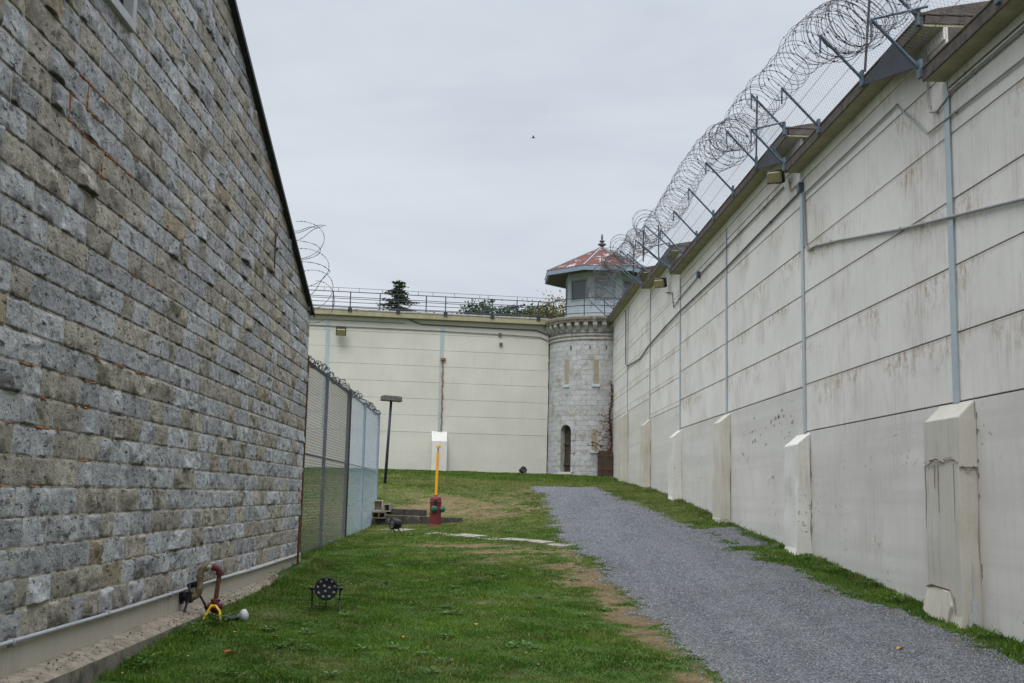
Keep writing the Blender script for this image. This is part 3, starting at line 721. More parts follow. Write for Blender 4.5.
# details on the near buttress: cement overcoat with scalloped drip edge, broken foot slab, white efflorescence
zb = gzs(XR, 13.5)
mb = MB(); X0 = XR-.222
pts = []; N = 14
lo = [ .505+.07*abs(math.sin(i/N*PI*2.3))**.6 for i in range(N+1)]
for i in range(N): 
    ya = 13.125+1.01*i/N; yb = 13.125+1.01*(i+1)/N
    mb.box((X0-.012,ya,lo[i]+random.uniform(-.01,.01)),(X0+.004,yb,1.045))
mb.box((XR-.222,13.106,.46),(XR-.004,13.123,1.03))
o = part(mb, 'cement_coat', M['but_grey'], pw)
mb = MB(); N = 26; lz = [.50+.05*abs(math.sin(i/N*PI*2.3+.4*math.sin(i*.7)))**.6+random.uniform(-.006,.006) for i in range(N+1)]
mb.tube([(X0-.020,13.125+1.01*i/N,lz[i]) for i in range(N+1)], .006, 5)
mb.tube([(X0+.22*i/8,13.100,.44+.03*math.sin(i*1.3)) for i in range(9)], .006, 5)
for yy,l in ((14.12,.85),(13.83,.3),(13.72,.6),(13.25,.7)):
    mb.tube([(X0-.012,yy+random.uniform(-.012,.012),.50-l*i/5) for i in range(6)], [.006,.006,.005,.005,.004,.002], 4)
part(mb, 'drip_stain', M['stain'], pw)
mb = MB(); mb.prism([(5.545,13.48,zb-.1),(5.54,13.85,zb-.06),(5.54,14.14,zb+.10),(5.58,14.13,zb+.25),(5.605,14.10,zb+.37),(5.605,13.75,zb+.385),(5.60,13.42,zb+.36),(5.575,13.37,zb+.20)], (.07,0,0))
o = part(mb, 'broken_foot', M['but_beige'], pw); rough(o, .014, 5, 4)
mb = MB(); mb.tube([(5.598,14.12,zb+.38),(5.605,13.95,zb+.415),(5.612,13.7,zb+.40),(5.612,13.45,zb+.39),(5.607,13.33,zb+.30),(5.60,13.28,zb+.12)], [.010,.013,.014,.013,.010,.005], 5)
part(mb, 'foot_rim_shadow', M['stain'], pw)  # dark tube standing in for the shadow along the broken foot's rim
mb = MB()
mb.prism([(5.68,13.093,zb-.02),(5.73,13.093,zb+.04),(5.80,13.093,zb-.01),(5.805,13.093,zb+.10),(5.775,13.093,zb+.17),(5.785,13.093,zb+.27),(5.757,13.093,zb+.33),(5.752,13.093,zb+.50),(5.742,13.093,zb+.72),(5.737,13.093,zb+.50),(5.742,13.093,zb+.35),(5.715,13.093,zb+.25),(5.72,13.093,zb+.15),(5.685,13.093,zb+.09)],(0,.012,0))
part(mb, 'white_patch', M['cap'], pw)
# dark gap lines beside buttresses
mb = MB()
for y,zt in ((13.11,1.2),(19.89,1.15)):
    for k in range(7):
        z = gzs(XR,y)+.2+random.random()*(zt-gzs(XR,y)-.3); mb.box((XR-.006,y-.026,z),(XR-.0015,y-.010-random.uniform(0,.008),z+random.uniform(.02,.12)))
part(mb, 'crack_stain', M['recess'], pw)
# places where the render has flaked off the lower wall
for k in range(26):
    cy, cz = random.choice([(22.0,1.55),(23.2,1.45),(24.0,1.6),(22.5,.6),(21.2,1.9),(24.8,1.2)]); cy += random.gauss(0,.45); cz += random.gauss(0,.14); s_ = random.uniform(.02,.065)
    if cy < 20.9 or cy > 26.2 or cz > 1.98: continue
    n_ = 9; P = [(XR-.0018, cy+s_*2.4*random.uniform(.5,1)*math.cos(2*PI*i/n_), cz+s_*random.uniform(.4,1)*math.sin(2*PI*i/n_)) for i in range(n_)]
    mb = MB(); mb.prism(P, (.001,0,0)); part(mb, 'flaked_patch', M['flake'], pw)
# conduits clipped along the wall (traced in wall coordinates y, z)
def conduit(pts, r, m, x=XR-.03, name='conduit', sub=3):
    mb = MB(); P = []
    for (a, b_) in zip(pts[:-1], pts[1:]):
        for k in range(sub): t = k/sub; P.append((x, a[0]+(b_[0]-a[0])*t, a[1]+(b_[1]-a[1])*t))
    P.append((x, *pts[-1])); mb.tube(P, r, 8)
    for p in P[1::4]: mb.box((x-.0-r*1.15,p[1]-.010,p[2]-r*1.3),(XR-.001,p[1]+.010,p[2]+r*1.3))
    return part(mb, name, M[m], pw, smooth=False)
conduit([(6,2.45),(9,2.93),(11.73,3.35),(15.25,3.87),(17.96,4.34),(19.3,4.55),(19.78,4.57),(19.9,4.7),(20.0,5.74)], .021, 'conduit')
conduit([(4,4.88),(11.6,4.9),(14.21,4.93),(15.3,5.72),(20.0,5.69)], .014, 'conduit')
conduit([(4,5.23),(11.57,5.22),(13.4,5.22),(13.9,5.12),(14.12,5.2),(14.17,5.40),(14.17,6.1)], .015, 'conduit')
conduit([(4,5.31),(12,5.30),(13.5,5.30)], .014, 'conduit_dark')
conduit([(20.28,5.81),(26.75,5.68),(33.38,5.68),(36,5.62),(39.57,5.5),(42,5.3),(45.75,5.45),(46.3,5.6),(46.41,7.9)], .020, 'conduit_dark')
conduit([(21.4,6.22),(26,6.20),(30.13,6.18),(33.39,6.08),(34.4,6.0),(34.6,6.5),(35.9,6.75)], .015, 'conduit_dark')
conduit([(20.4,6.0),(20.9,6.0),(21.0,6.28)], .014, 'conduit')
for y,z in ((20.15,5.86),(30.2,6.2)):
    mb = MB(); mb.box((XR-.10,y-.07,z-.09),(XR-.0,y+.07,z+.09)); part(mb, 'junction_box', M['galv'], pw, bevel=.008)

def floodlight(loc, nx, ny, lab, s=1.):
    """nx,ny: direction it faces"""
    r = empty('wall_lamp', loc, lab, 'lamp', None)
    d = Vector((nx,ny,-.45)).normalized(); side = d.cross(Vector((0,0,1))).normalized(); up = side.cross(d); c = Vector(loc)
    mb = MB(); mb.obox(c, d, side, up, .09*s, .19*s, .15*s); mb.obox(c-d*.10*s, d, side, up, .03*s, .10*s, .09*s); 
    part(mb, 'housing', M['black'], r, bevel=.012)
    mb = MB(); mb.obox(c+d*.125*s, d, side, up, .06*s, .165*s, .125*s); part(mb, 'lamp_lens', M['lampglass'], r, bevel=.03)
    mb = MB(); b_ = c-Vector((nx,ny,0)).normalized()*.28*s
    mb.tube([c-d*.1*s, b_], .018, 8); mb.obox(b_, Vector((nx,ny,0)).normalized(), Vector((-ny,nx,0)).normalized(), (0,0,1), .01, .06, .08); part(mb, 'bracket', M['galv'], r)
floodlight((XR-.30,20.95,6.30), -.55, -1, 'yellowed black floodlight under the coping at the nearer step of the right wall', .85)
floodlight((XR-.30,35.3,6.95), -.55, -1, 'small yellowed floodlight on the right wall at the step nearest the stone tower', 1.0)

# ================================================================ RAZOR WIRE ON BRACKETS (right wall)
rw = empty('razor_wire_barrier', (5.53,20,6.4), 'long razor wire coil on sloping steel arms above the right wall coping', 'razor wire')
arms = []
for y0, y1, zt in ((-4, 13.65, 5.66),(13.65,20.2,6.38),(20.15,33.3,7.07),(33.3,39.5,7.76),(39.5,50.5,8.33)):
    n = max(1, round((y1-y0)/2.15)); 
    for k in range(n+1):
        y = y1-(y1-y0)*k/n
        if k == n and zt > 5.7: y += .02
        arms.append((y, zt))
for y, zt in arms:
    mb = MB(); o1 = .64 if y < 33 else .8
    tip = (5.53-o1, y, zt+.60)
    mb.tube([(5.53,y,zt-.08),tip], .024, 8); mb.tube([tip,(tip[0]+.0,y+.01,tip[2]-.28)], .016, 6)
    mb.obox((5.51,y,zt-.06),(1,0,0),(0,1,0),(0,0,1),.022,.05,.12)
    part(mb, 'bracket_arm', M['galv'], rw, smooth=False)
for (a, b_) in (((4.89,13.65,6.26),(5.62,13.6,6.44)),((5.53,15.75,6.4),(5.64,15.75,7.75)),((4.9,20.2,6.98),(5.5,20.1,7.12)),((5.5,22.3,7.1),(5.53,22.3,8.45)),((4.89,33.3,7.67),(5.5,33.2,7.8)),
                ((5.5,35.4,7.8),(5.5,35.4,8.9)),((4.8,39.5,8.4),(5.5,39.4,8.4)),((5.5,41.6,8.35),(5.5,41.6,9.4)),((4.7,33.3,8.2),(4.7,33.3,7.2))):
    mb = MB(); mb.tube([a,b_], .02, 8); part(mb, 'strut', M['darkmetal'] if a[0] == b_[0] or abs(a[2]-b_[2]) > .8 else M['galv'], rw)
def ztop(y):
    return np.interp(y, [-5,14.0,16.4,20.6,22.8,33.4,35.2,39.8,41.6,60],[5.65,5.68,6.4,6.4,7.07,7.07,7.76,7.76,8.33,8.33])
def coil(cfun, rfun, y0, y1, pitch, r, seed, hand=1, ph=0):
    rs = random.Random(seed); P = []; n = int((y1-y0)/pitch*22)
    for i in range(n+1):
        y = y0+(y1-y0)*i/n; th = hand*2*PI*(y-y0)/pitch+ph
        lp = (y-y0)/pitch; R = rfun(y)*(1+.05*math.sin(lp*2.3)+.04*math.sin(lp*5.1+1))
        cx, cz = cfun(y)
        P.append((cx+R*math.cos(th), y+.09*math.sin(th+.6)+.04*math.sin(lp*3.7), cz+R*math.sin(th)))
    return P
def barbs(mb, P, step, s):
    for i in range(0, len(P)-1, step):
        a = Vector(P[i]); b_ = Vector(P[i+1]); t = (b_-a)
        if t.length < 1e-6: continue
        t.normalize(); nrm = t.orthogonal().normalized()
        ang = (i*2.4) % 6.28; nrm = nrm*math.cos(ang)+t.cross(nrm)*math.sin(ang)
        m_ = (a+b_)/2
        mb.add([m_-t*s, m_+nrm*s*.55, m_+t*s, m_-nrm*s*.55], [(0,1,2,3)])
cf = lambda y: (4.80+.06*math.sin(y*.9)-(.0 if y<30 else .08), float(ztop(y))+.66+.05*math.sin(y*1.3+1))
rf = lambda y: .335+.03*math.sin(y*.7)+.10*min(1,max(0,(17.2-y)/1.5))
for hand, ph, pit in ((1,0,.33),(1,2.3,.41)):
    mb = MB(); P = coil(cf, rf, 9.2, 50, pit, .006, 3, hand, ph)
    mb.tube(P, .0042, 3, cap=False); barbs(mb, P, 2, .024)
    part(mb, 'razor_coil', M['wire'], rw)
# loose extra loop bunched at each step of the wall
for ys, zt in ((14.2,6.15),(23.0,7.15),(34.6,8.2),(40.5,8.8),(43.5,9.0),(46.5,9.05)):
    mb = MB(); P = coil(lambda y: (5.0+.15*math.sin(y*2), zt+.45), lambda y: .42, ys-.5, ys+.9, .17, .006, 5, 1, .4)
    mb.tube(P, .0058, 3, cap=False); barbs(mb, P, 2, .03); part(mb, 'loose_coil', M['wire'], rw)
# loose loops standing on top at the far end
for k in range(8):
    mb = MB(); c = Vector((5.0+.9*random.random(), 38+12*random.random(), 8.6+.4*random.random())); R = random.uniform(.35,.6); u = Vector((random.uniform(-1,1),random.uniform(-.4,.4),random.uniform(-.3,.3))).normalized(); v = u.orthogonal().normalized()
    P = [c+u*R*math.cos(t)+v*R*math.sin(t)+Vector((0,.1*t/3,0)) for t in np.linspace(0,2*PI*1.6,36)]; mb.tube(P,.007,3,cap=False); barbs(mb,[tuple(q) for q in P],2,.03)
    part(mb, 'loose_loop', M['wire'], rw)
# wires and fine net stretched between arms
mb = MB()
for t in (.25,.55,.98):
    for y0,y1,zt in ((8,13.65,5.66),(13.65,20.2,6.38),(20.2,33.3,7.07),(33.3,39.5,7.76),(39.5,50.5,8.33)):
        mb.tube([(5.53-.64*t,y0,zt+.6*t),(5.53-.64*t,y1,zt+.6*t)], .004, 3, cap=False)
part(mb, 'line_wire', M['wire'], rw)
def diamond(mb, P0, u, v, L, H, c, r, off):
    """two families of straight wires crossing, clipped to L x H"""
    u = Vector(u).normalized(); v = Vector(v).normalized(); nrm = u.cross(v).normalized(); P0 = Vector(P0)
    n = int((L+H)/c)
    for sgn in (0, 1):
        for k in range(1, n):
            s = k*c; a0 = max(0, s-H); a1 = min(L, s)
            if a1-a0 < .01: continue
            p = [(a0, s-a0), (a1, s-a1)]
            if sgn: p = [(L-q[0], q[1]) for q in p]
            q = [P0+u*x+v*z+nrm*(off*sgn) for x, z in p]
            mb.tube(q, r, 3, cap=False)
mb = MB()
for y0,y1,zt in ((9,13.65,5.66),(13.65,20.2,6.38),(20.2,33.3,7.07)):
    diamond(mb, (5.53,y0,zt), (0,1,0), (-.64,0,.6), y1-y0, .87, .085, .0012, .003)
part(mb, 'fine_net', M['net'], rw)

# ================================================================ BACK WALL
A = Vector((2.95,53.25,0)); Bp = Vector((-30,48.5,0)); du = (Bp-A).normalized(); nb = Vector((-du.y, du.x, 0))
if nb.y > 0: nb = -nb        # towards the camera
bw = empty('perimeter_wall', (-4,52.2,1), 'cream concrete panel wall with olive coping closing the far end of the yard', 'wall')
def bp(s, d, z): q = A+du*s+nb*d; return Vector((q.x,q.y,z))
def bslab(mb, s0, s1, d0, d1, z0, z1):
    vs = [bp(s0,d0,z0),bp(s1,d0,z0),bp(s1,d1,z0),bp(s0,d1,z0),bp(s0,d0,z1),bp(s1,d0,z1),bp(s1,d1,z1),bp(s0,d1,z1)]
    mb.add(vs, [(0,3,2,1),(4,5,6,7),(0,1,5,4),(1,2,6,5),(2,3,7,6),(3,0,4,7)])
# joints in z from the photo: solved for this plane
BT = 8.20; bj = [2.86,3.65,4.43,5.22,5.99,6.76,7.52]
sb = [0, 5.18, 10.58, 16, 22, 30]
for s0, s1 in zip(sb[:-1], sb[1:]):
    mb = MB(); bslab(mb, s0+.003, s1-.003, -.03, 0, .4, bj[0]-.005); part(mb, 'wall_base', M['base_back'], bw)
    mb = MB()
    for z0, z1 in zip(bj, bj[1:]+[BT]): bslab(mb, s0+.003, s1-.003, -.03, random.uniform(-.003,.003), z0+.005, z1-.005)
    part(mb, 'wall_panel', M['panel_back'], bw, bevel=.006)
mb = MB(); bslab(mb, 0, 30, -1.3, -.03, .4, BT); part(mb, 'wall_core', M['tower_trim'], bw)
mb = MB(); bslab(mb, .0, 30, -1.5, .32, BT, BT+.24); o = part(mb, 'coping', M['soffit'], bw, bevel=.02)
mb = MB(); bslab(mb, .0, 30, -1.52, .345, BT+.24, BT+.32); o = part(mb, 'coping_top', M['tower_trim'], bw, bevel=.01)
for s in (5.18, 10.58):
    mb = MB(); bslab(mb, s-.09, s+.09, .001, .02, 2.9, BT-.3); part(mb, 'joint_strip', M['strip'], bw)
mb = MB(); P = []
for i in range(40):
    z = 2.95+3.4*i/39; P.append(bp(5.09+.015*math.sin(i*.9)+.03*i/39, .035, z))
mb.tube(P, [random.choice([.02,.03,.035,.045]) for _ in P], 6); mb.obox(bp(5.12,.06,6.35), du, nb, (0,0,1), .12,.05,.06); part(mb, 'rusted_pipe', M['rust_orange'], bw)
# buttress
mb = MB(); 
vs = []
for s in (4.83, 5.55):
    for d, z in ((0.002,.7),(.36,.7),(.33,2.45),(.002,2.92)): vs.append(bp(s,d,z))
mb.add(vs, [(0,1,2,3),(7,6,5,4),(0,4,5,1),(1,5,6,2),(2,6,7,3),(3,7,4,0)]); o = part(mb, 'buttress', M['but_white'], bw); rough(o, .01, 2, 4)
def bcond(pts, r, m):
    mb = MB(); P = []
    for a, b_ in zip(pts[:-1], pts[1:]):
        for k in range(3): P.append(bp(a[0]+(b_[0]-a[0])*k/3, .04, a[1]+(b_[1]-a[1])*k/3))
    P.append(bp(pts[-1][0], .04, pts[-1][1])); mb.tube(P, r, 6); part(mb, 'conduit', M[m], bw)
bcond([(.05,7.75),(.6,7.95),(6.2,7.98),(6.6,8.1),(7.0,8.3)], .03, 'conduit_dark')
bcond([(.05,7.45),(.4,7.62),(2,7.66),(5.6,7.7),(14,7.7)], .018, 'conduit_dark')
bcond([(7,8.0),(12,8.0),(20,8.0)], .018, 'conduit')
for s,z in ((2.4,7.66),(2.35,7.2)):
    mb = MB(); mb.obox(bp(s,.05,z), du, nb, (0,0,1), .07,.05,.07); part(mb, 'junction_box', M['conduit_dark'], bw)
q = bp(9.97,.36,7.42); floodlight(tuple(q), nb.x, nb.y, 'olive floodlight high on the left part of the cream far wall', 1.25)
# railing on the back wall
rl = empty('walkway_railing', tuple(bp(8,.2,BT+.3)), 'long dark steel railing on top of the cream far wall', 'railing')
zt = BT+.33
mb = MB()
for d, hs in ((.25,(.30,.55,.80)),(-1.2,(.35,.72,1.05))):
    for h in hs: mb.tube([bp(.1,d,zt+h), bp(15,d,zt+h), bp(30,d,zt+h)], .016, 6)
mb.tube([bp(.1,.25,zt+.06), bp(30,.25,zt+.06)], .022, 6)
part(mb, 'rail', M['darkmetal'], rl)
for k in range(13):
    s = .6+2.25*k; mb = MB(); mb.tube([bp(s,.25,zt), bp(s,.25,zt+.82)], .028, 6); mb.obox(bp(s,.355,zt-.06), du, nb, (0,0,1), .09,.02,.08); part(mb, 'post', M['darkmetal'], rl)
for k in range(13):
    s = 1.4+2.25*k; mb = MB(); mb.tube([bp(s,-1.2,zt), bp(s,-1.2,zt+1.05)], .03, 6); part(mb, 'post', M['darkmetal'], rl)
mb = MB()
for k in range(26):
    s = 1.+k*.9+random.uniform(-.3,.3); mb.tube([bp(s,.25,zt+.80), bp(s,.25,zt+.98)], .01, 4)
mb.tube([bp(.1,.25,zt+.98), bp(30,.25,zt+.98)], .010, 5)
mb.tube([bp(3.9,.25,zt+.05), bp(1.0,-1.1,zt+.85)], .03, 6)
part(mb, 'top_wire', M['darkmetal'], rl)

# ================================================================ TOWER
TC = Vector((5.4,53.6,0)); TR = 2.42
tw = empty('guard_tower', (5.4,53.6,.95), 'round whitewashed stone tower with a glazed cabin and faded red octagonal roof', 'tower')
def tp(a, r, z): a = rad(a); return Vector((TC.x+r*math.sin(a), TC.y-r*math.cos(a), z))     # a = 0 faces the camera
na = 360; dz = .05; z0 = .6; nz = int((8.25-z0)/dz)
holes = [(-50.2,-35.6,1.14,3.33,True)]
V = []; UV = []
ang = np.linspace(-180,180,na+1)[:-1]
zz = z0+dz*np.arange(nz+1)
AA, ZZ = np.meshgrid(ang, zz); RR = TR+ (fbm(AA*.06, ZZ, 2.6, 5, 4)-.5)*.04 + (ZZ < 1.9)*(fbm(AA*.08, ZZ, 6, 9, 3)-.4)*.05
Vt = np.stack([TC.x+RR*np.sin(np.radians(AA)), TC.y-RR*np.cos(np.radians(AA)), ZZ], 2)
I = np.arange(AA.size).reshape(AA.shape); In = np.roll(I, -1, 1)
ca_ = AA+.5; cz_ = ZZ+dz/2
def inhole(a, z, h):
    a0,a1,b0,b1,arch = h; c = (a0+a1)/2; hw = (a1-a0)/2; r_m = rad(hw)*TR
    if arch: top = b1-r_m+np.sqrt(np.clip(1-((a-c)/hw)**2,0,1))*r_m
    else: top = b1
    return (a>a0)&(a<a1)&(z>b0)&(z<top)
kill = inhole(ca_, cz_, holes[0])[:-1]
Fq = np.stack([I[:-1][~kill], In[:-1][~kill], In[1:][~kill], I[1:][~kill]], 1)
me_o = fastmesh('wall', Vt.reshape(-1,3)-np.array(tw.location), Fq, None, M['tower'], tw)
uvl = me_o.data.uv_layers.new(name='UVMap')
li = np.zeros(len(me_o.data.loops), np.int32); me_o.data.loops.foreach_get('vertex_index', li)
uu = np.radians(AA.ravel()[li])*TR; vv = ZZ.ravel()[li]
# seam at the back only
uvl.data.foreach_set('uv', np.stack([uu,vv],1).astype(np.float32).ravel())
# door recess: reveal, back wall and leaf
mb = MB(); a0,a1,b0,b1,_ = holes[0]; c = (a0+a1)/2; hw = (a1-a0)/2; rm = rad(hw)*TR; prof = [(a0,b0)]+[(c-hw*math.cos(t), b1-rm+rm*math.sin(t)) for t in np.linspace(0,PI,15)]+[(a1,b0)]
vs = [tp(a,TR+.012,z) for a,z in prof]+[tp(a,TR-.5,z) for a,z in prof]; n = len(prof)
mb.add(vs, [(k,(k+1)%n,n+(k+1)%n,n+k) for k in range(n)])
part(mb, 'door_reveal', M['tower_trim'], tw)
mb = MB(); mb.prism([tp(a,TR-.24,z) for a,z in [(a0-1,b0)]+prof[1:-1]+[(a1+1,b0)]], tuple(-(tp(c,.06,0)-tp(c,0,0)))); dr = part(mb, 'door', M['door'], tw)
mb = MB(); d_ = tp(c,1,0)-tp(c,0,0); sd_ = Vector((-d_.y,d_.x,0))
for k in (-.3,-.1,.1,.3): mb.obox(tp(c,TR-.23,2.0)+sd_*k*.75, sd_, d_, (0,0,1), .012,.012,.85)
mb.obox(tp(c,TR-.22,2.45), sd_, d_, (0,0,1), .28,.02,.04); mb.obox(tp(c,TR-.22,1.5), sd_, d_, (0,0,1), .28,.02,.04)
o = part(mb, 'door_batten', M['oldwood'], tw); o.parent = dr
# arch surround stones, sill
mb = MB()
ring = [(c-(hw+3.2)*math.cos(t), b1-rm+(rm+.13)*math.sin(t)) for t in np.linspace(0,PI,12)]; inn = [(c-hw*math.cos(t), b1-rm+rm*math.sin(t)) for t in np.linspace(0,PI,12)]
for k in range(11):
    q = [ring[k],ring[k+1],inn[k+1],inn[k]]; ce = (sum(x for x,_ in q)/4, sum(y for _,y in q)/4); q = [((x-ce[0])*.93+ce[0],(y-ce[1])*.93+ce[1]) for x,y in q]
    mb.prism([tp(a,TR-.02,z) for a,z in q], tuple(d_*.06))
for sx in (-1,1):
    z = b0; k = 0
    while z < b1-rm-.1:
        w_ = (4.6 if k%2 else 3.0); aa = c+sx*hw; q = [(aa,z+.01),(aa+sx*w_,z+.01),(aa+sx*w_,z+.27),(aa,z+.27)]
        if sx < 0: q = q[::-1]
        mb.prism([tp(a,TR-.02,zz_) for a,zz_ in q], tuple(d_*.055)); z += .29; k += 1
part(mb, 'door_surround', simple('pale_door_stones', (.43,.43,.42), .25, 4, .9, bmp=.4, spot=(.25,.23,.2), spotamt=.6), tw)
mb = MB(); mb.prism([tp(a,TR-.3,b0-.1) for a in (a0-2,a1+2)]+[tp(a,TR+.12,b0-.1) for a in (a1+2,a0-2)], (0,0,.1)); part(mb, 'door_step', M['panel_back'], tw)
for (a_, hw_, zb_, zt_) in ((-43.3,2.9,5.22,6.42),(-7.9,2.8,5.22,6.36),(-8.9,2.9,2.15,3.12),(28,2.8,5.22,6.4)):
    mb = MB(); nn_ = 4
    for k in range(nn_):
        aa, ab = a_-hw_+2*hw_*k/nn_, a_-hw_+2*hw_*(k+1)/nn_
        mb.prism([tp(aa,TR+.012,zb_),tp(ab,TR+.012,zb_),tp(ab,TR+.012,zt_),tp(aa,TR+.012,zt_)], tuple(-(tp(a_,.1,0)-tp(a_,0,0))))
    part(mb, 'blocked_slit', M['brickfill'], tw)
    mb = MB(); dd = tp(a_,1,0)-tp(a_,0,0); s_ = Vector((-dd.y,dd.x,0)); mb.obox(tp(a_,TR+.0,zb_-.07), s_, dd, (0,0,1), .19,.05,.065); part(mb, 'sill', M['cabin'], tw, bevel=.01)
for a_ in (-38,-15,3):
    mb = MB(); mb.obox(tp(a_,TR,6.95), tp(a_+90,1,0)-tp(a_+90,0,0), tp(a_,1,0)-tp(a_,0,0),(0,0,1),.03,.03,.08); part(mb, 'putlog_hole', M['recess'], tw)
# string courses, dentils, ledge
def ringmb(prof, n=96):
    mb = MB(); mb.lathe((TC.x,TC.y,0), prof, n); return mb
part(ringmb([(TR-.1,7.32),(TR+.05,7.32),(TR+.06,7.38),(TR+.02,7.42),(TR+.02,7.47),(TR+.08,7.50),(TR+.09,7.58),(TR-.1,7.62)]), 'string_course', M['tower_trim'], tw)
for k in range(-12,13):
    a_ = k*9.5; dd = tp(a_,1,0)-tp(a_,0,0); s_ = Vector((-dd.y,dd.x,0)); mb = MB()
    mb.prism([tp(a_,TR-.05,7.74)-s_*.10, tp(a_,TR+.06,7.74)-s_*.10, tp(a_,TR+.24,7.98)-s_*.10, tp(a_,TR+.24,8.14)-s_*.10, tp(a_,TR-.05,8.14)-s_*.10], tuple(s_*.20)); part(mb, 'corbel', M['tower_trim'], tw)
part(ringmb([(TR-.1,8.13),(TR+.26,8.13),(TR+.29,8.22),(TR+.33,8.25),(TR+.35,8.36),(TR+.30,8.40),(TR-.2,8.45)]), 'ledge', simple('mossy_ledge', (.24,.215,.17), .3, 4, .9, spot=(.40,.39,.36), spotamt=.55, bmp=.4), tw)
mb = MB(); mb.lathe((TC.x,TC.y,0), [(.1,8.3),(TR,8.3),(TR,8.47),(.1,8.47)], 48); part(mb, 'deck', M['tower_trim'], tw)
# cable round the tower below the corbels
mb = MB(); mb.tube([tp(a_,TR+.05,7.66+.03*math.sin(a_*.1)) for a_ in range(-80,40,5)], .025, 6); part(mb, 'cable', M['conduit_dark'], tw)
# cabin: octagon
CC = Vector((5.5,53.45,0))
def oc(k, R, z, cc=CC): a = rad(22.5+45*k); return Vector((cc.x+R*math.cos(a), cc.y+R*math.sin(a), z))
CR = 1.84
fac = [(k, k+1) for k in range(8)]
mb = MB(); mb2 = MB()
for k in range(8):
    p, q = oc(k,CR,8.46), oc(k+1,CR,8.46); u = (q-p).normalized(); L = (q-p).length; inn_ = Vector((-u.y,u.x,0))
    def slab(s0,s1,za,zb,d0=0,d1=.10): 
        vs = [p+u*s+inn_*d+Vector((0,0,z-8.46)) for z in (za,zb) for s,d in ((s0,d0),(s1,d0),(s1,d1),(s0,d1))]
        mb.add(vs, [(0,3,2,1),(4,5,6,7),(0,1,5,4),(1,2,6,5),(2,3,7,6),(3,0,4,7)])
    slab(0,L,8.46,9.30); slab(0,L,10.35,10.66); slab(0,.2,9.30,10.35); slab(L-.2,L,9.30,10.35); 
part(mb, 'cabin_wall', M['cabin'], tw)
for k in range(8):
    p, q = oc(k,CR,9.3), oc(k+1,CR,9.3); u = (q-p).normalized(); L = (q-p).length; inn_ = Vector((-u.y,u.x,0))
    mb = MB()
    def sl(m_, s0,s1,za,zb,d0,d1):
        vs = [p+u*s+inn_*d+Vector((0,0,z-9.3)) for z in (za,zb) for s,d in ((s0,d0),(s1,d0),(s1,d1),(s0,d1))]
        m_.add(vs, [(0,3,2,1),(4,5,6,7),(0,1,5,4),(1,2,6,5),(2,3,7,6),(3,0,4,7)])
    sl(mb,.2,.27,9.3,10.35,-.02,.06); sl(mb,L-.27,L-.2,9.3,10.35,-.02,.06); sl(mb,.27,L-.27,10.28,10.35,-.02,.06); sl(mb,.27,L-.27,9.3,9.37,-.02,.06)
    f_ = part(mb, 'window', M['frame'], tw)
    mb = MB(); sl(mb,.27,L-.27,9.37,10.28,.02,.03); o = part(mb, 'pane', M['glass_dark'] if k in (4,6) else M['glass_light'], tw); o.parent = f_
# roof
RO = 2.95; zb_, zt_ = 10.52, 10.74
mb = MB(); ctr = Vector((CC.x,CC.y,12.25)); N8 = []
for k in range(8):
    p, q = oc(k,RO+.02,zt_), oc(k+1,RO+.02,zt_); seg = 6
    for i in range(seg):
        a_, b2 = p.lerp(ctr,i/seg*.97), p.lerp(ctr,(i+1)/seg*.97); c_, d2 = q.lerp(ctr,i/seg*.97), q.lerp(ctr,(i+1)/seg*.97)
        mb.add([a_,c_,d2,b2],[(0,1,2,3)])
part(mb, 'roof', M['roof'], tw)
mb = MB()
for k in range(8):
    p, q = oc(k,RO,zb_), oc(k+1,RO,zb_); p2, q2 = oc(k,RO-.08,zb_), oc(k+1,RO-.08,zb_)
    mb.add([p,q,q+Vector((0,0,.215)),p+Vector((0,0,.215)),p2,q2,q2+Vector((0,0,.215)),p2+Vector((0,0,.215))],[(0,1,2,3),(5,4,7,6),(0,4,5,1),(3,2,6,7)])
part(mb, 'fascia', M['roofgrey'], tw)
mb = MB()
for k in range(8):
    p = oc(k,RO+.03,zt_+.005); mb.tube([p, p.lerp(ctr,.97)], .035, 6)
part(mb, 'roof_rib', M['roofgrey'], tw)
mb = MB()
for k in range(8):
    p, q = oc(k,RO-.08,zb_+.01), oc(k+1,RO-.08,zb_+.01); p2, q2 = oc(k,CR-.05,zb_+.14), oc(k+1,CR-.05,zb_+.14); mb.add([p,q,q2,p2],[(0,1,2,3)])
part(mb, 'soffit', M['soffit_dark'], tw)
mb = MB(); mb.lathe((CC.x,CC.y,12.1), [(.22,0),(.17,.10),(.09,.14),(.09,.20),(.20,.23),(.20,.29),(.08,.33),(.08,.38),(.13,.41),(.13,.45),(.045,.50),(.055,.60),(.04,.74),(.01,.80)], 16)
part(mb, 'finial', simple('finial_metal', (.13,.115,.125), .4, 9, .6, spot=(.20,.06,.05), spotamt=.55), tw)
# gallery railing
mb = MB()
for h in (.12,.48,.84): mb.tube([tp(a_,TR+.18,8.42+h) for a_ in range(-110,111,6)], .020, 6)
part(mb, 'gallery_rail', M['darkmetal'], tw)
for a_ in range(-105,106,21):
    mb = MB(); mb.tube([tp(a_,TR+.18,8.38), tp(a_,TR+.18,9.27)], .022, 6); part(mb, 'gallery_post', M['darkmetal'], tw)
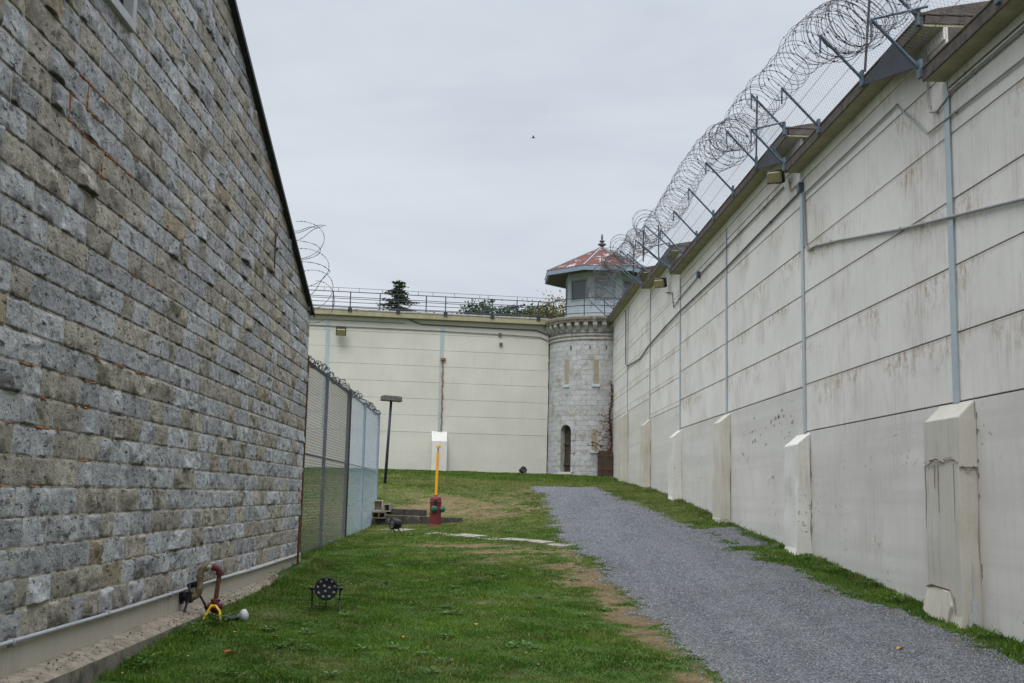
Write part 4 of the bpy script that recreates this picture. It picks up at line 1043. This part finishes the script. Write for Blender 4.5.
# ================================================================ CHAIN LINK FENCE
cf_ = empty('chain_link_fence', (XL,19.8,-1.1), 'tall chain link fence with curled razor wire along its top, joining the stone building', 'fence')
FT, FB = 2.30, -1.10
for y0,y1,m,lab in ((19.72,25.93,'wire_rust','rust-dulled brown mesh of the nearer bays'),(25.93,33.2,'galv_light','clean blue grey mesh of the farther bays')):
    mb = MB(); diamond(mb, (XL+.02,y0,FB+.02), (0,1,0), (0,0,1), y1-y0, FT-FB-.05, .105, .0031 if m == 'wire_rust' else .0026, .004)
    o = part(mb, 'mesh', M[m], cf_); o['label'] = lab
for y,m,r in ((19.74,'rust',.02),(22.2,'galv',.036),(25.93,'darkmetal',.055),(29.3,'galv_light',.036),(33.2,'galv_light',.04)):
    mb = MB(); mb.tube([(XL,y,gzs(XL,y)-.2),(XL,y,FT+.04)], r, 10); mb.lathe((XL,y,FT+.03),[(r*1.15,0),(r*1.1,.03),(.01,.06)],10)
    part(mb, 'post', M[m], cf_)
for y0,y1,m in ((19.7,25.93,'wire_rust'),(25.93,33.2,'galv_light')):
    for z,r in ((FT,.026),(.66,.022),(FB+.05,.010)):
        mb = MB(); mb.tube([(XL-.035,y0,z),(XL-.035,y1,z)], r*(1.5 if z == FT and y0 < 20 else 1), 8); part(mb, 'rail', M['darkmetal'] if (m == 'wire_rust' and z == FT) else M['galv'], cf_)
mb = MB(); rs = random.Random(4)
for hand,R in ((1,.065),(-1,.05)):
    P = []; n = 640
    for i in range(n):
        y = 19.75+13.4*i/n; th = hand*2*PI*(y-19.7)/(.37 if hand > 0 else .49)
        P.append((XL+R*math.cos(th), y+.04*math.sin(th*1.7), FT+.05+.04*math.sin(y*2.1)+.03*math.sin(y*7)+R*math.sin(th)))
    mb.tube(P, .005, 3, cap=False); barbs(mb, P, 2, .030)
part(mb, 'razor_wire', M['wire'], cf_)
# loose razor wire beside the gable
mb = MB()
def loop(c, R, u, v, a0, a1, n=22, sq=1.):
    c = Vector(c); u = Vector(u).normalized(); v = Vector(v).normalized(); return [c+u*R*math.cos(t)+v*R*sq*math.sin(t) for t in np.linspace(a0,a1,n)]
yb_ = 20.0
for c,R,a0,a1,sq,dy in (((-3.55,yb_,4.55),.50,-1.7,1.6,.8,.2),((-3.50,yb_+.1,4.05),.55,-2.4,1.75,.75,.3),((-3.35,yb_+.2,3.65),.50,-1.9,1.9,.85,-.2),((-3.7,yb_,4.35),.62,-1.2,1.2,.35,.5),((-3.5,yb_+.1,3.9),.60,.2,1.9,.5,.4),((-3.2,yb_+.2,3.45),.36,-2.6,1.5,1.2,.1)):
    P = loop(c,R,(1,dy,.15),(-.1,.3,1),a0,a1,26,sq); mb.tube(P,.0048,4,cap=False); barbs(mb,[tuple(q) for q in P],1,.022)
for a,b_ in (((-4.1,19.9,4.62),(-3.05,20.1,4.84)),((-4.0,19.9,4.35),(-3.1,20.1,4.82)),((-4,20,4.78),(-3.2,20.1,4.78)),((-3.5,20,3.3),(-2.95,20.1,3.95))):
    P = [Vector(a).lerp(Vector(b_),t)+Vector((0,0,.05*math.sin(t*9))) for t in np.linspace(0,1,12)]; mb.tube(P,.0055,4,cap=False); barbs(mb,[tuple(q) for q in P],1,.02)
mb.tube([(-3.62,20.0,3.0),(-3.62,20.0,4.7)], .02, 6)
o = build(mb, 'razor_wire_tangle', M['wire']); tag(o, 'loose tangled loops of razor wire behind the sloping edge of the stone gable', 'razor wire')

# ================================================================ LAMP POST
lp = empty('lamp_post', (-3.41,38.5,gzs(-3.41,38.5)), 'slim dark lamp post with a flat box head beyond the chain link fence', 'lamp post')
mb = MB(); mb.tube([(-3.41,38.5,gzs(-3.41,38.5)-.1),(-3.30,38.5,3.16)], [.055,.045], 10); part(mb, 'pole', simple('navy_pole_paint', (.03,.035,.06), .25, 9, .5), lp, smooth=True)
mb = MB(); ux = Vector((1,.25,-.04)).normalized(); uy = Vector((-.25,1,0)).normalized(); uz = ux.cross(uy)
mb.obox((-3.30,38.5,3.24), ux, uy, uz, .34,.26,.07); mb.obox((-3.30,38.5,3.315), ux, uy, uz, .30,.22,.012); mb.obox((-3.30,38.5,3.166), ux, uy, uz, .36,.28,.010); part(mb, 'lamp_head', simple('bronze_lamp_head', (.12,.11,.095), .3, 12, .7, spot=(.25,.24,.21), spotamt=.58), lp, bevel=.01)
mb = MB(); mb.obox((-3.30,38.5,3.150), ux, uy, uz, .24,.17,.008); part(mb, 'diffuser', M['lampglass'], lp)

# ================================================================ HYDRANT
hx, hy = -1.28, 29.9; hz = gzs(hx,hy)-.02
hd = empty('fire_hydrant', (hx,hy,hz), 'dull red fire hydrant with green caps and a tall orange-yellow marker pole', 'hydrant')
mb = MB(); mb.lathe((hx,hy,hz), [(.175,-.1),(.175,.04),(.155,.06),(.15,.62),(.16,.63),(.16,.67),(.15,.69),(.148,.74),(.12,.79),(.05,.80),(.05,.83),(.02,.83)], 20)
part(mb, 'barrel', M['hydrant'], hd, smooth=False, bevel=.006)
for ax,l in (((-.12,-1,0),.21),((1,-.25,0),.22)):
    a_ = Vector(ax).normalized(); c = Vector((hx,hy,hz+.47)); mb = MB(); mb.lathe(c, [(.085,.10),(.085,.17)], 14, axis=a_); part(mb, 'nozzle', M['hydrant'], hd)
    mb = MB(); mb.lathe(c, [(.085,.17),(.085,l),(.06,l+.025),(.03,l+.03),(.03,l+.055)], 8, axis=a_); part(mb, 'cap', M['green'], hd)
mb = MB(); mb.obox((hx+.0,hy-.16,hz+.63),(1,0,0),(0,1,0),(0,0,1),.045,.02,.06); part(mb, 'tag', M['black'], hd)
mb = MB(); mb.tube([(hx+.0,hy+.05,hz+.82),(hx+.015,hy+.05,hz+1.98)], .038, 10); mb.tube([(hx+.02,hy+.05,hz+2.08),(hx+.022,hy+.05,hz+2.15)], .062, 10)
part(mb, 'marker_pole', M['yellow'], hd)
mb = MB(); mb.tube([(hx+.015,hy+.05,hz+1.97),(hx+.02,hy+.05,hz+2.09)], .018, 8); part(mb, 'pole_neck', simple('violet_sleeve', (.28,.18,.26), .2, 9, .5), hd)

# ================================================================ STEP, CONCRETE BLOCKS
def gline(x0,y0,x1,y1,w,h,zt,name,mat_,lab,cat):
    mb = MB(); a = Vector((x0,y0,0)); b_ = Vector((x1,y1,0)); u = (b_-a).normalized(); nrm = Vector((-u.y,u.x,0)); L = (b_-a).length; n = max(1,round(L/.62))
    for k in range(n):
        s0 = L*k/n+.008; s1 = L*(k+1)/n-.008; c = a+u*(s0+s1)/2; mb.obox((c.x,c.y,zt-h/2+random.uniform(-.012,.008)), u, nrm, (0,0,1), (s1-s0)/2, w/2+random.uniform(-.01,.01), h/2)
    o = build(mb, name, mat_, bevel=.015); tag(o, lab, cat); return o
oldc = simple('blackened_concrete', (.060,.052,.043), .4, 7, .95, spot=(.16,.145,.12), spotamt=.56, bmp=.6)
gline(-3.25,32.15,-.60,30.45,.20,.30,-.625,'retaining_kerb',oldc,'long low dark weathered kerb course running behind the hydrant','kerb')
gline(-2.72,32.02,-1.62,31.33,.20,.17,-.44,'retaining_kerb',oldc,'shorter dark kerb course stacked on the long one left of the hydrant','kerb')
def cinder(loc, rz, lab, m=None, one=None):
    r = empty('concrete_block', loc, lab, 'concrete block'); r.rotation_euler = (0,0,rz)
    mb = MB(); w,d,h = .195,.10,.095
    # two-cell hollow block lying with its holes facing the camera
    w, h = one or (w, h); mb.box((-w,-d,-h),(w,d,-h+.035)); mb.box((-w,-d,h-.035),(w,d,h)); mb.box((-w,-d,-h+.0352),(-w+.04,d,h-.0352)); mb.box((w-.04,-d,-h+.0352),(w,d,h-.0352)); (mb.box((-.02,-d,-h+.0352),(.02,d,h-.0352)) if not one else None)
    mb.box((-w+.041,d-.03,-h+.036),(w-.041,d-.012,h-.036))
    build(mb, 'block', m or simple('pale_block', (.40,.36,.30), .2, 20, .95, bmp=.5), r, bevel=.006)
    return r
cinder((-3.0,31.95,-.37), .15, 'pale hollow concrete block, larger of the pair on the kerb beside the fence end', None, (.14,.16)); 
cinder((-2.70,31.85,-.42), -.35, 'darker hollow concrete block leaning right of the pale one by the fence end', simple('grey_block', (.25,.225,.19), .25, 20, .95, bmp=.5), (.11,.11))
cinder((-2.95,31.75,-.63), .1, 'brown stained concrete block under the pale one by the fence end', simple('brown_block', (.15,.12,.09), .35, 20, .95, bmp=.5))

# ================================================================ STAGE LIGHTS
def stage_light(x, y, ry, tilt, lab, d=.15):
    z = gzs(x,y); r = empty('stage_light', (x,y,z), lab, 'stage light'); c = Vector((x,y,z+.26))
    f = Vector((math.sin(ry)*math.cos(tilt), -math.cos(ry)*math.cos(tilt), math.sin(tilt))); side = Vector((math.cos(ry), math.sin(ry), 0)); up = side.cross(f)*-1
    mb = MB(); mb.lathe(c, [(.05,-.15),(.10,-.14),(d*.85,-.09),(d*.92,.0),(d,.035),(d*1.03,.05),(d*1.03,.075),(d*.93,.08),(d*.90,.055),(.01,.05)], 28, axis=f); part(mb, 'housing', M['black'], r, smooth=False)
    mb = MB()
    for rr,n in ((.034,3),(.100,9)):
        for k in range(n):
            a = 2*PI*k/max(n,1)+.2; q = c+side*rr*math.cos(a)+up*rr*math.sin(a)+f*.058; mb.lathe(q, [(.019,-.004),(.019,.006),(.012,.013),(.001,.015)], 8, axis=f)
    part(mb, 'led_lens', M['lens'], r, smooth=True)
    for s in (-1,1):
        mb = MB(); h = c+side*s*(d+.03)-f*.01; mb.tube([c+side*s*d*.9-f*.01, h+side*s*.02], .014, 8)
        mb.tube([h, (h.x-f.x*.02, h.y-f.y*.02, z+.12), (h.x+f.x*.10, h.y+f.y*.10, z+.0)], .010, 6); mb.tube([(h.x,h.y,z+.17), (h.x-f.x*.12, h.y-f.y*.12, z+.0)], .010, 6)
        mb.lathe(h, [(.024,0),(.024,.03),(.012,.035)], 10, axis=side*s)
        part(mb, 'stand', M['black'], r)
    mb = MB(); b0 = c-f*.15; mb.tube([b0, b0-f*.06+Vector((0,0,-.05)), (b0.x-f.x*.12,b0.y-f.y*.12,z+.03), (b0.x-f.x*.12-.2,b0.y-f.y*.12+.15,z+.015)], .006, 5); part(mb, 'cord', M['black'], r)
    return r
stage_light(-1.79,13.12, .12, .06, 'black round stage light on the near lawn with its lenses facing the viewer', .128)
stage_light(-2.11,26.8, -1.05, .10, 'black round stage light near the chain link fence end, turned to the side', .14)
stage_light(1.68,49.0, .5, .3, 'tiny distant stage light on the grass in front of the cream far wall', .15)

# ================================================================ STANDPIPE
sp = empty('standpipe', (-2.79,12.0,-1.40), 'rusty bent standpipe on the stone building wall with a red valve at its foot', 'pipe')
yy = 12.0
def bend(p, c, q, n=6):
    p,c,q = Vector(p),Vector(c),Vector(q); return [p*(1-t)**2+c*2*t*(1-t)+q*t*t for t in np.linspace(0,1,n)]
mb = MB(); mb.tube([(-3.15,yy,-1.13),(-3.04,yy,-1.13)]+bend((-3.04,yy,-1.13),(-2.965,yy,-1.12),(-2.965,yy,-1.05))+[(-2.965,yy,-.90)]+bend((-2.965,yy,-.90),(-2.965,yy,-.825),(-2.90,yy,-.82)), .036, 12)
for c,ax in (((-3.04,yy,-1.13),(1,0,0)),((-2.965,yy,-1.035),(0,0,1)),((-2.965,yy,-.915),(0,0,1)),((-2.905,yy,-.82),(1,0,0))):
    mb.lathe(Vector(c)-Vector(ax)*.015, [(.046,0),(.048,.03)], 12, axis=ax)
part(mb, 'elbow_pipe', M['brass'], sp, smooth=False)
mb = MB(); mb.tube([(-2.90,yy,-.82),(-2.83,yy,-.82)], .024, 10); part(mb, 'nipple', simple('pale_pipe', (.38,.33,.27), .3, 20, .6), sp)
mb = MB(); mb.lathe((-2.845,yy,-.82), [(.035,0),(.035,.03)], 12, axis=(1,0,0)); mb.tube(bend((-2.84,yy,-.82),(-2.765,yy,-.82),(-2.765,yy,-.88)), .034, 12); mb.lathe((-2.765,yy,-.90), [(.038,0),(.038,.03)], 12); part(mb, 'red_elbow', M['redpipe'], sp)
mb = MB(); mb.tube([(-2.765,yy,-.88),(-2.79,yy,-1.16)], .024, 12); part(mb, 'riser', M['rust'], sp)
mb = MB(); mb.lathe((-2.79,yy,-1.30), [(.035,-.12),(.035,.02),(.06,.04),(.06,.075),(.035,.085),(.035,.125),(.05,.13),(.05,.15),(.03,.16)], 14)
mb.lathe((-2.87,yy,-1.22), [(.03,0),(.03,.16)], 10, axis=(1,0,0)); mb.lathe((-2.79,yy-.09,-1.20), [(.045,0),(.045,.02),(.02,.03),(.02,.10)], 8, axis=(0,1,0)); part(mb, 'valve', M['redpipe'], sp)
mb = MB(); mb.lathe((-3.155,yy,-1.13), [(.075,0),(.075,.025),(.045,.03),(.045,.10)], 14, axis=(1,0,0)); mb.obox((-3.06,yy-.02,-1.13),(1,0,0),(0,1,0),(0,0,1),.03,.055,.055); mb.tube([(-3.08,yy,-1.02),(-2.99,yy-.03,-.99)],.03,8)
part(mb, 'wall_coupling', M['black'], sp)
mb = MB(); mb.tube([(-3.06,yy-.05,-.99),(-3.05,yy-.06,-1.1),(-3.09,yy-.15,-1.35),(-3.02,yy-.35,-1.44)], .013, 6); mb.tube([(-2.95,yy,-1.12),(-2.90,yy,-1.2),(-2.86,yy+.02,-1.33)], .013, 6)
mb.tube([(-2.79,yy-.05,-1.33),(-2.70,yy-.08,-1.33),(-2.60,yy-.05,-1.345),(-2.56,yy,-1.33)], .035, 8); part(mb, 'hose', M['black'], sp, smooth=True)
mb = MB(); mb.lathe((-2.555,yy,-1.325), [(.025,0),(.03,.03),(.055,.05),(.068,.075),(.06,.10),(.03,.115),(.005,.12)], 14, axis=(1,-.1,.25)); part(mb, 'hose_nozzle', M['cap'], sp, smooth=True)
mb = MB()
mb.tube([(-2.80,yy-.12,-1.19),(-2.84,yy-.14,-1.28),(-2.90,yy-.18,-1.40)], [.012,.013,.010], 6); mb.tube([(-2.82,yy-.12,-1.22),(-2.76,yy-.13,-1.20),(-2.71,yy-.15,-1.25),(-2.69,yy-.17,-1.33),(-2.70,yy-.18,-1.40)], .012, 6)
mb.tube([(-2.73,yy-.16,-1.40),(-2.62,yy-.18,-1.395)], .010, 6); mb.tube([(-2.81,yy-.12,-1.2),(-2.74,yy-.12,-1.215)], .013, 6)
part(mb, 'yellow_strap', M['tape'], sp)

# ================================================================ OLD BOX AND VINE BESIDE THE TOWER
wb = empty('wooden_box', (5.5,50.9,.95), 'tall dark rotten wooden box in the corner between the tower and the right wall', 'box')
mb = MB()
for k in range(4): x = 5.20+.155*k; mb.box((x,50.62,.9+.0),(x+.148,50.65,2.08+random.uniform(-.06,.05)))
part(mb, 'front_planks', M['oldwood'], wb, bevel=.005)
mb = MB()
for k in range(3): y = 50.66+.15*k; mb.box((5.17,y,.9),(5.20,y+.143,2.05+random.uniform(-.05,.05)))
part(mb, 'side_planks', M['oldwood'], wb, bevel=.005)
mb = MB(); mb.box((5.155,50.60,1.25),(5.83,50.618,1.33)); mb.box((5.155,50.60,1.85),(5.83,50.618,1.93)); mb.box((5.2,50.66,2.0),(5.82,51.1,2.03)); part(mb, 'batten', M['rust'], wb)
def leafmesh(mb, pts, size, cols, flat=.5):
    for p in pts:
        s = size*random.uniform(.6,1.3); u = Vector((random.gauss(0,1),random.gauss(0,1),random.gauss(0,1)*flat)).normalized(); v = u.orthogonal().normalized(); a = random.uniform(0,6.28); v = v*math.cos(a)+u.cross(v)*math.sin(a)
        p = Vector(p); mb.add([p-u*s, p+v*s*.5, p+u*s, p-v*s*.5], [(0,1,2,3)], random.choice(cols))
vi = empty('climbing_vine', (5.75,51.0,.95), 'rust red creeper climbing the corner where the stone tower meets the right wall', 'vine')
mb = MB(); st_ = []
trunk = [(5.74+.05*math.sin(z*3),50.98+.03*math.cos(z*2),z) for z in np.arange(.9,5.3,.15)]; mb.tube(trunk, [.04-.006*i/len(trunk)*4 for i in range(len(trunk))], 6)
brs = []
for z0_,dx,dz_ in ((2.3,-.9,.15),(2.6,-.7,.35),(2.95,-.55,.5),(2.1,-.6,-.1),(3.3,-.35,.4),(1.9,-.9,.45)):
    P = [Vector((5.74+dx*t, 50.96-.35*t, z0_+dz_*t+.06*math.sin(t*9))) for t in np.linspace(0,1,8)]; mb.tube(P, .014, 4); brs += P
part(mb, 'stem', M['rust'], vi)
mb = MB(); pts = []
for p in trunk[8:]:
    for _ in range(16): pts.append((p[0]+random.gauss(0,.05), p[1]-.05+random.gauss(0,.05), p[2]+random.gauss(0,.08)))
for p in brs:
    for _ in range(6): pts.append((p.x+random.gauss(0,.11), p.y+random.gauss(0,.05), p.z+random.gauss(0,.10)))
leafmesh(mb, pts, .055, [(.20,.045,.02),(.13,.03,.02),(.24,.09,.03),(.08,.05,.03)]); part(mb, 'leaves', M['leaf'], vi)

# ================================================================ TREES BEYOND THE WALL
def conifer(loc, H, R, lab):
    r = empty('conifer_tree', loc, lab, 'tree'); x, y, z = loc
    mb = MB(); mb.tube([(x,y,z),(x,y,z+H*.5),(x,y,z+H)], [.22,.14,.02], 8); part(mb, 'trunk', M['bark'], r)
    mb = MB(); cols = [(.030,.050,.022),(.020,.036,.018),(.045,.072,.028),(.055,.085,.030),(.018,.030,.017)]
    n = 46
    for L in range(n):
        t = L/n; zz_ = z+H*(.18+.82*t); rad_ = R*(1-t)**.62*(.8+.4*random.random())+.08
        for b_ in range(max(5,int(13*(1-t)+3))):
            a = random.uniform(0,2*PI); rr = rad_*random.uniform(.55,1.12); k = int(rr/.085)+2; dr = random.uniform(.10,.30)
            for i in range(k):
                s = (i+.5)/k*rr; w = .17*(1-.4*i/k)
                for _ in range(4):
                    p = Vector((x+math.cos(a)*s+random.gauss(0,.12), y+math.sin(a)*s+random.gauss(0,.07), zz_-dr*s+.10*(s/rr)**3+random.gauss(0,.05)))
                    u = Vector((math.cos(a)+random.gauss(0,.4), math.sin(a)+random.gauss(0,.4), random.gauss(.1,.3))).normalized(); v = u.orthogonal().normalized(); g_ = random.uniform(0,6.28); v = v*math.cos(g_)+u.cross(v)*math.sin(g_)
                    mb.add([p-u*w*.8, p+v*w*.34, p+u*w, p-v*w*.34], [(0,1,2,3)], random.choice(cols))
    part(mb, 'crown', M['leaf'], r)
conifer((-6.2,75,1.1), 13.4, 4.1, 'dark green pointed conifer rising behind the cream far wall')
def broad(loc, H, rx, cols, lab, n=5200, leaf=.13, twig=True, dens=1.):
    r = empty('broadleaf_tree', loc, lab, 'tree', 'trees beyond the far wall'); x, y, z = loc
    mb = MB(); mb.tube([(x,y,z),(x+.1,y,z+H*.45),(x,y,z+H*.8)], [.28,.2,.06], 8); tips = []
    for k in range(26):
        a = random.uniform(0,6.28); z0_ = z+H*random.uniform(.35,.75); e_ = Vector((x+math.cos(a)*rx*random.uniform(.4,.95), y+math.sin(a)*rx*random.uniform(.3,.8), z+H*random.uniform(.80,1.0))); s_ = Vector((x,y,z0_)); m_ = s_.lerp(e_,.5)+Vector((0,0,-.2))
        mb.tube(bend(s_,m_,e_,5), [.07,.055,.04,.028,.012], 5); tips.append(e_)
        for _ in range(3):
            f_ = s_.lerp(e_, random.uniform(.5,1)); g_ = f_+Vector((random.gauss(0,.7),random.gauss(0,.5),random.uniform(.1,.9))); mb.tube([f_,g_], [.02,.006], 4); tips.append(g_)
    part(mb, 'trunk', M['bark'], r)
    mb = MB(); pts = []
    for _ in range(int(n*dens)):
        t = random.choice(tips); s = random.uniform(.25,.6); pts.append((t.x+random.gauss(0,s), t.y+random.gauss(0,s), min(z+H*1.03, t.z+random.gauss(0,s*.7))))
    leafmesh(mb, pts, leaf, cols, 1.); part(mb, 'crown', M['leaf'], r)
dk = [(.030,.052,.022),(.022,.038,.018),(.045,.070,.028),(.035,.05,.03)]
broad((-1.6,79,1.1), 11.4, 1.9, dk, 'low dark treetop behind the middle of the cream wall, leftmost of the row')
broad((.1,78,1.1), 11.9, 1.8, [(.045,.075,.028),(.035,.060,.024),(.06,.09,.03)], 'greener rounded treetop behind the cream wall, second from the left in the row')
broad((2.1,80,1.1), 12.0, 2.0, dk, 'dark treetop behind the cream wall, third from the left in the row')
broad((3.7,77,1.1), 11.9, 1.4, dk, 'dark thin treetop just left of the yellowing tree')
broad((4.3,68,1.1), 11.1, 1.2, [(.22,.18,.05),(.12,.12,.04),(.26,.19,.05),(.07,.09,.03),(.05,.07,.025)], 'yellowing autumn treetop beside the tower cabin', 2600, .085)

# ================================================================ SMALL THINGS
mb = MB(); bx, by, bz = 1.5,40.,13.25
mb.tube([(bx-.08,by,bz),(bx-.03,by,bz+.01),(bx+.04,by,bz+.005),(bx+.08,by,bz)], [.005,.02,.018,.005], 8)
for s in (-1,1): mb.prism([(bx-.02,by,bz+.01),(bx+.03,by,bz+.01),(bx+.01,by+s*.1,bz+.05),(bx-.04,by+s*.17,bz+.03)], (0,0,.008))
q = build(mb, 'bird', M['feather']); tag(q, 'tiny dark bird flying high in the grey sky', 'bird')
LC = {'o':(.45,.13,.03),'y':(.50,.28,.05),'b':(.22,.11,.05)}
for i,(x,y,c,s,lab) in enumerate(((-2.17,9.95,'o',.055,'orange fallen leaf, largest and nearest on the left lawn'),(-.93,11.9,'b',.035,'small brown fallen leaf right of the near stage light'),(-.75,11.3,'y',.03,'small yellow fallen leaf on the near lawn'),
        (-.05,12.3,'y',.03,'pale yellow fallen leaf in the middle of the lawn'),(4.3,11.6,'y',.045,'tan fallen leaf lying on the gravel path'),(-1.95,10.9,'b',.035,'brown fallen leaf left of centre on the near lawn'),(-2.35,11.0,'y',.028,'tiny yellow leaf below the standpipe'))):
    mb = MB(); z = gzs(x,y)+.028+(.012 if c != 'x' else 0); a = random.uniform(0,6.28); n = 10; P = []
    for k in range(n):
        t = 2*PI*k/n; rr = s*(1 if k%2 else .62); P.append((x+rr*math.cos(t+a), y+rr*.8*math.sin(t+a), z+.25*s*math.cos(2*t)))
    mb.add(P+[(x,y,z+.1*s)], [(k,(k+1)%n,n) for k in range(n)], LC[c]); P2 = [(p[0],p[1],p[2]-.002) for p in P]; mb.add(P2,[tuple(range(n))[::-1]], LC[c])
    q = build(mb, 'fallen_leaf', M['leaf']); tag(q, lab, 'leaf', 'fallen leaves')
# broad-leaved weeds along the walls
wd = [(5.55,22.3),(5.62,21.1),(5.66,23.9),(5.6,26.2),(-1.75,14.3),(-2.75,10.9),(-2.7,11.6),(-3.0,18.0),(-2.95,16.5),(5.5,14.9),(5.62,16.2),(5.5,17.6),(5.6,19.2),(-2.85,13.2),(-1.1,10.6),(.3,11.2),(-.4,13.2),(1.1,12.4),(-2.95,22.6),(5.6,12.4),(5.65,28.5),(-2.1,11.4)]
for _ in range(38):
    x_, y_ = random.uniform(-2.8,1.6), 9.2+11*random.random()**1.3
    if path_sd(x_,y_) < -.1: wd.append((x_,y_))
wm = MB()
for i,(x,y) in enumerate(wd):
    big = x > 5.4 or x < -2.6
    for k in range(60 if big else 26):
        a = random.uniform(0,6.28); R_ = (.16 if big else .09); rr = R_*math.sqrt(random.random()); h = (.13 if big else .05)*random.uniform(.2,1); p = Vector((x+rr*math.cos(a), y+rr*math.sin(a), gzs(x,y)+h)); s = random.uniform(.012,.026)*(1+y/40)
        u = Vector((math.cos(a),math.sin(a),random.uniform(-.2,.5))).normalized(); v = u.cross(Vector((0,0,1))).normalized()
        wm.add([p-u*s, p+v*s*.6, p+u*s, p-v*s*.6], [(0,1,2,3)], random.choice([(.06,.12,.025),(.08,.15,.035),(.05,.10,.025),(.12,.18,.06)]))
q = build(wm, 'weeds', M['leaf']); tag(q, 'broad-leaved weeds and clover growing through the lawn and along the wall feet', 'weeds', kind='stuff')

# leaf litter and dry flecks in the turf
n = 1500; lx = rng.uniform(-2.9,5.7,n); ly = 9+26*rng.random(n)**1.4; ok = (path_sd(lx,ly) < .4); lx, ly = lx[ok], ly[ok]
wm = MB(); leafmesh(wm, [(a, b_, gzs(a,b_)+random.uniform(.012,.03)) for a, b_ in zip(lx, ly)], .014, [(.30,.20,.09),(.20,.12,.06),(.38,.30,.16),(.16,.09,.05)], .3)
q = build(wm, 'leaf_litter', M['leaf']); tag(q, 'dry brown leaf scraps and straw flecks lying in the lawn', 'leaf litter', kind='stuff')
# ================================================================ SKY, SUN, CAMERA
w = bpy.data.worlds.new('World'); scene.world = w; w.use_nodes = True; nt = w.node_tree; bg = nt.nodes['Background']
sky = nt.nodes.new('ShaderNodeTexSky'); sky.sky_type = 'NISHITA'; sky.sun_disc = False
SE, SR = rad(52), rad(SUNAZ)
sky.sun_elevation = SE; sky.sun_rotation = SR; sky.dust_density = 3; sky.ozone_density = 1
tc = nd(nt, 'ShaderNodeTexCoord'); vec = tc.outputs['Generated']
sep = nd(nt, 'ShaderNodeSeparateXYZ', Vector=vec)
mp = nd(nt, 'ShaderNodeMapping', Vector=vec, Scale=(1,1,3.2))
n1 = nd(nt, 'ShaderNodeTexNoise', Vector=mp.outputs[0], Scale=1.9, Detail=7, Roughness=.55, Distortion=.6).outputs['Fac']
n2 = nd(nt, 'ShaderNodeTexNoise', Vector=mp.outputs[0], Scale=5.5, Detail=5, Roughness=.55).outputs['Fac']
cl = mth(nt, 'ADD', mth(nt,'MULTIPLY',n1,.75), mth(nt,'MULTIPLY',n2,.25))
K = 10.0     # the sky texture is physically bright: strength below is 0.1
cloud = ramp(nt, cl, [(.34,(.555,.61,.68)),(.5,(.64,.69,.755)),(.68,(.73,.77,.825))])
# a clouded sky is brighter overhead than low down
zen = nd(nt, 'ShaderNodeMapRange', Value=sep.outputs[2]); zen.inputs[1].default_value = .55; zen.inputs[2].default_value = 1.; zen.inputs[3].default_value = 1.; zen.inputs[4].default_value = ZEN
cloud = mix(nt, 1., cloud, zen.outputs[0], 'MULTIPLY')
sc_ = nt.nodes.new('ShaderNodeVectorMath'); sc_.operation = 'SCALE'; nt.links.new(cloud, sc_.inputs[0]); sc_.inputs['Scale'].default_value = K
mx = mix(nt, .93, sky.outputs[0], sc_.outputs[0]); nt.links.new(mx, bg.inputs['Color']); bg.inputs['Strength'].default_value = .1
sd_ = bpy.data.lights.new('sun', 'SUN'); sd_.energy = SUNE; sd_.angle = rad(25); sd_.color = (1,.975,.94)
so = bpy.data.objects.new('sun', sd_); COL.objects.link(so)
# direction to the sun: from behind-left, high
az = rad(SUNAZ); d = Vector((math.sin(az)*math.cos(SE), math.cos(az)*math.cos(SE), math.sin(SE))); so.rotation_euler = (-d).to_track_quat('-Z','Y').to_euler()
cd = bpy.data.cameras.new('camera'); cd.sensor_width = 36; cd.lens = 36*1110/1024; cd.clip_end = 4000; cd.clip_start = .05
cam = bpy.data.objects.new('camera', cd); COL.objects.link(cam)
ya_, pi_, ro_ = rad(1.25295), rad(7.90367), rad(1.3)
Fv = Vector((math.sin(ya_)*math.cos(pi_), math.cos(ya_)*math.cos(pi_), math.sin(pi_))); R_ = Vector((math.cos(ya_), -math.sin(ya_), 0)); U_ = R_.cross(Fv)
R2 = R_*math.cos(ro_)+U_*math.sin(ro_); U2 = U_*math.cos(ro_)-R_*math.sin(ro_)
cam.matrix_world = Matrix(((R2.x,U2.x,-Fv.x,0),(R2.y,U2.y,-Fv.y,0),(R2.z,U2.z,-Fv.z,0),(0,0,0,1)))
scene.camera = cam
vs_ = scene.view_settings; vs_.view_transform = 'Standard'; vs_.look = 'None'; vs_.exposure = EXPO; vs_.gamma = 1
